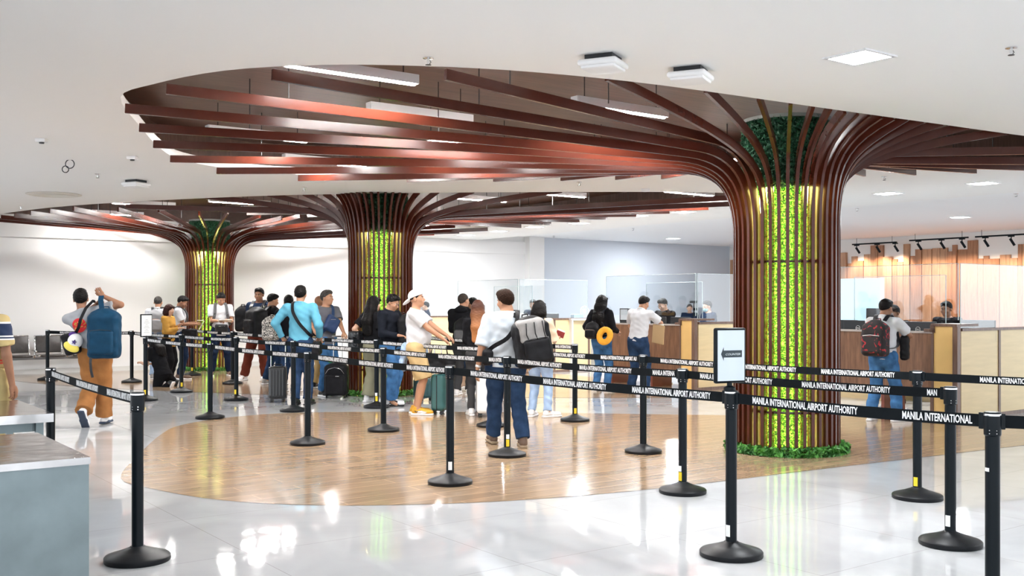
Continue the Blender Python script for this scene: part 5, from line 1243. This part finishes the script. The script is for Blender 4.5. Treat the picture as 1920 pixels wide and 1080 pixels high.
person('short haired man facing left behind the brown haired woman', 889, 17.9, 1.62, 52, 1, topm=F_navy, top='long', botm=F_denim, seed=19, head=(-14, 0, 0))
pr = person('woman with long brown ombre hair in black cardigan and black trousers', 896, 13.95, 1.56, 8, 2, 'long', M_hairbrown, top='long', topm=F_black, hem=.84, botm=F_darkg, legw=.5, female=True, hands=dict(L=(-.05, .25, 1.05), R=(.08, .22, 1.02)), seed=20, hv=.008, head=(0, 0, -8))
pr = person('large man in pale polo and jeans walking, head turned left', 948, 10.95, 1.665, 10, 0, topm=F_pale, top='elbow', hem=.86, botm=F_denim, build=1.34, belly=.8, legw=1.6, head=(-4, -10, 32), lean=(-.04, .05, 0), hv=.0075, seed=21, shoem=M_shoebr, solem=mat('tan_sole', (.30, .22, .14), .7),
            hands=dict(L=(-.33, -.02, .76), R=(.30, .16, .92)), feet=dict(L=(-.10, .22, .085, 4), R=(.17, -.14, .085, -4)), hairm=mat('dark_brown_hair', (.022, .010, .006), .6, 0, .4, 60, .15, spec=.08))
o, q = backpack(pr, 'ash grey and black hiking backpack on the large man in pale polo', B_black, m2=B_black, size=(.38, .26, .54), pos=tuple(pr['up']((.22, -.34, 1.14))), strapm=B_black, sides='R', R=pr['Rl'] @ rot_np(0, -.22, .15), wd=.07)
s = SDF(.008); s.rbox(q(-.02, -.06, .13), (.15, .09, .13), .05, .03, pr['Rl'] @ rot_np(0, -.22, .15)); s.noise = (.003, 25, 4); s.build('grey_upper_panel', B_lgrey, o)
mb = MB()
for dx in (-.09, .0, .09): mb.tube([Vector(q(dx, -.165, .22)), Vector(q(dx*1.1-.01, -.175, .10)), Vector(q(dx+.02, -.17, -.02))], .006, 6)
mb.build('piping', B_black, o, True)
b_ = softbag(pr, 'small black crossbody pouch on the left side of the large man in pale polo', (-.20*1.1, -.14, .98), (.12, .08, .18), B_black, 'crossbody_pouch'); crossbody(pr, B_black, b_, 'R', .045, 1.0)
wt = bpy.data.objects.new('wrist_watch', None); C.objects.link(wt); place(wt, pr); tag(wt, 'white watch on the left wrist of the large man', 'watch')
wr = pr['arms']['L'][2]; el = pr['arms']['L'][1]; uu = (wr-el)/np.linalg.norm(wr-el); mb = MB(); mb.tube([Vector(wr-uu*.035), Vector(wr-uu*.010)], .031, 16); mb.build('band', M_white, wt, True)
pr = person('woman with black bob in cream shirt and pale jeans, holding a passport', 1011, 13.75, 1.555, -22, 2, 'bob', topm=F_cream, top='elbow', hem=.86, botm=F_denimp, legw=.8, female=True, hv=.008, hands=dict(R=(.17, .30, 1.16), L=(-.06, .24, 1.08)), seed=22, feet=dict(L=(-.11, -.02, .085, 5), R=(.13, .0, .085, -40)), head=(-4, 0, 0))
b_ = softbag(pr, 'black strap bag on the back of the woman with black bob', (-.10, -.19, 1.05), (.22, .09, .24), B_black); crossbody(pr, B_black, b_, 'R', .04)
pp = bpy.data.objects.new('passport', None); C.objects.link(pp); place(pp, pr); tag(pp, 'dark red passport in the hand of the woman with black bob', 'passport')
mb = MB(); mb.box((.19, .39, 1.21), (.13, .012, .09), .3, .002, Matrix.Rotation(.35, 3, 'Y')); mb.build('cover', mat('passport_red', (.22, .02, .02), .5), pp); mb = MB(); mb.box((.20, .40, 1.245), (.12, .006, .06), .3, 0, Matrix.Rotation(.35, 3, 'Y')); mb.build('page', M_paper, pp)
person('officer behind the counter directly beyond the black bob', 1000, 24.3, 1.61, 160, 0, hairm=M_hairgrey, topm=F_navy, botm=F_navy, seed=23, hv=.011, head=(-10, 0, 0))
person('officer behind the counter just right of the large man head', 951, 24.9, 1.46, 170, 0, hairm=M_hairgrey, topm=F_navy, botm=F_navy, seed=24, hv=.011, head=(-20, 0, 0))
pr = person('woman with very long black hair in black jacket and blue jeans at the counter', 1128, 17.75, 1.66, -30, 2, 'long', top='long', topm=F_black, hem=.86, botm=F_denimb, legw=.9, female=True, hands=dict(L=(-.22, .08, .98), R=(.20, .24, 1.06)), seed=25, head=(-6, 0, -6), shoem=M_shoeb, hv=.008)
backpack(pr, 'small black leather backpack of the woman with very long black hair', B_black, size=(.25, .15, .30), pos=tuple(pr['up']((-.07, -.24, 1.08))), trimm=M_chrome)
o = bpy.data.objects.new('neck_pillow', None); C.objects.link(o); place(o, pr); tag(o, 'round yellow neck pillow hanging from the small black backpack', 'pillow')
R = rot_np(1.4, .35, 0); s = SDF(.008); N = 16
for i in range(N-1):
    a0, a1 = [2*PI*(j+.5)/N+PI/2 for j in (i, i+1)]; g = lambda a: np.array((.20, -.30, 1.00)) + R @ np.array((.098*math.cos(a), .115*math.sin(a), 0))
    s.cone(g(a0), g(a1), .047, .047, .02)
s.build('pillow_ring', mat('yellow_plush', (.85, .40, .03), .8, 0, .1, 12, .1), o)
mb = MB(); mb.tube([(.20, -.30, 1.12), (.17, -.27, 1.20), (.12, -.26, 1.24)], .006, 6); mb.build('loop', M_dark, o)
pr = person('man in white polo leaning on the walnut desk, seen from behind', 1196, 17.65, 1.66, -34, 0, topm=F_white, hem=.88, botm=F_denim, lean=(-.16, .06, 0), head=(-22, 0, -16), seed=26, hands=dict(L=(-.26, .44, 1.17), R=(.20, .50, 1.17)), polesR=(1, -.2, -.5), build=1.08, legw=1.5, feet=dict(L=(-.12, -.02, .085, 5), R=(.15, .0, .085, -20)), collar='polo', shoem=M_shoeb, solem=M_shoeb, hv=.008)
o = bpy.data.objects.new('paper_folder', None); C.objects.link(o); place(o, pr); tag(o, 'brown paper folder under the right arm of the man leaning on the walnut desk', 'folder')
s = SDF(.007); s.rbox((.29, .22, 1.02), (.13, .012, .17), .01, .005, rot_np(.1, .15, -.2)); s.build('cover', mat('kraft_paper', (.48, .33, .17), .8), o); mb = MB(); mb.box((.29, .235, 1.04), (.22, .006, .32), -.2, 0); mb.build('sheets', M_paper, o)
person('officer with glasses in black shirt behind the glass, looking down left', 1246, 19.4, 1.62, 128, 2, topm=F_black, top='long', botm=F_black, head=(-24, 0, 0), glasses=True, seed=27, hands=dict(L=(-.1, .32, 1.12), R=(.08, .32, 1.12)), hv=.009, build=1.1, collar='high')
person('officer wearing a pale blue face mask, profile to the left', 1328, 21.35, 1.57, 112, 2, hairm=M_hairgrey, topm=F_navy, botm=F_navy, mask=True, glasses=True, seed=28, head=(-8, 0, 0), hv=.009, build=1.12)
person('distant officer between the screens left of the masked officer', 1293, 27.0, 1.50, 170, 2, topm=F_navy, botm=F_navy, seed=29, head=(-8, 0, 0), hv=.011)
pr = person('man in white polo and blue jeans with red patterned backpack at the right counter', 1656, 13.3, 1.575, -42, 1, topm=F_white, hem=.86, botm=F_denimb, lean=(-.06, 0, 0), head=(-14, 0, -14), seed=30, hands=dict(L=(-.08, .38, 1.24), R=(.12, .36, 1.30)), polesR=(1, -.3, -.9), build=1.12, legw=1.5, collar='polo', hv=.0075,
            feet=dict(L=(-.16, -.06, .085, 6), R=(.17, .06, .085, -35)), shoem=M_white, solem=M_white)
o, q = backpack(pr, 'black backpack with red floral print worn at the right hand counter', B_flor, m2=B_flor, size=(.34, .24, .50), z=1.14, trimm=M_paper)
softbag(pr, 'black crossbody bag under the arm of the man with red patterned backpack', (.24, .16, 1.03), (.12, .22, .34), B_black, R=rot_np(0, 0, .3))
person('officer in black bending towards the man with the red patterned backpack', 1680, 14.75, 1.50, 120, 1, topm=F_black, botm=F_black, head=(-24, 0, 0), seed=31, hands=dict(L=(-.1, .32, 1.12), R=(.08, .32, 1.12)), hv=.008, top='long')
person('dark haired officer behind the corner glass at the right counter, looking left', 1776, 15.35, 1.545, 128, 1, topm=F_black, botm=F_black, head=(-8, 0, 0), seed=32, hv=.008, top='long')
# luggage on the floor
def gp(x, y): return gpx(x, y)
suitcase(gp(521, 754), .12, 'black ribbed hard suitcase standing left of the man in sky blue shirt', M_hard, (.27, .22, .50), .34)
suitcase(gp(829, 776), 1.2, 'teal suitcase with black side behind the yellow sneakers', M_teal, (.36, .20, .50), .38)
suitcase(gp(797, 752), .5, 'dark teal suitcase half hidden behind the man in khaki shorts', mat('dark_teal_shell', (.02, .07, .075), .35), (.34, .22, .30), .30)
suitcase(gp(916, 782), .15, 'white hard suitcase behind the stanchion with two yellow stickers', M_whsh, (.33, .22, .56), .25, ribs=False)
# bags resting on the luggage
p = gp(829, 776)
o = empty('travel_bag', (p.x-.04, p.y, .555+.0), .3); tag(o, 'black bag lying on the teal suitcase', 'bag')
s = SDF(.009); s.rbox((0, 0, .14), (.22, .13, .13), .07, .02); s.noise = (.007, 22, 8); s.build('bag_body', B_black, o)
mb = MB(); mb.tube([(-.12, 0, .25), (-.1, 0, .36), (.1, 0, .36), (.12, 0, .25)], .010, 6); mb.build('handle', B_black, o, True)
p = gp(631, 746); o = empty('wheeled_backpack', (p.x, p.y, 0), -.05); tag(o, 'black wheeled backpack with green, white and red ribbon standing on the floor', 'backpack')
s = SDF(.009); s.rbox((0, 0, .29), (.19, .12, .25), .07, .02); s.ell((0, 0, .46), (.16, .11, .12), .05); s.noise = (.003, 22, 6); s.build('main_bag', B_black, o)
s = SDF(.009); s.rbox((0, -.13, .22), (.15, .04, .16), .03, .02); s.build('front_pocket', B_black, o)
mb = MB(); mb.tube([(-.15, -.135, .40), (-.10, -.145, .47), (0, -.13, .50), (.10, -.145, .47), (.15, -.135, .40)], .005, 6); mb.box((.05, -.172, .36), (.06, .004, .010)); mb.build('zip', M_chrome, o, True)
mb = MB(); mb.tube([(-.07, .1, .52), (-.07, .1, .98)], .008, 6); mb.tube([(.07, .1, .52), (.07, .1, .98)], .008, 6); mb.box((0, .1, .99), (.2, .03, .03), 0, .01); mb.build('telescopic_tube', M_chrome, o)
for dx, c_, nm in ((-.07, (.03, .30, .06), 'green'), (.0, (.8, .8, .8), 'white'), (.06, (.6, .03, .05), 'red')):
    mb = MB(); mb.box((dx-.02, -.03, .60+.0*dx), (.065, .015, .06), 0, .006); x_ = mb.build('ribbon', mat(nm+'_ribbon', c_, .7), o); x_['label'] = nm+' ribbon'
for dx in (-.15, .15):
    mb = MB(); mb.tube([(dx-.01, -.05, .02), (dx+.01, -.05, .02)], .02, 12); mb.tube([(dx-.01, .1, .02), (dx+.01, .1, .02)], .02, 12); mb.build('wheel', M_dark, o)
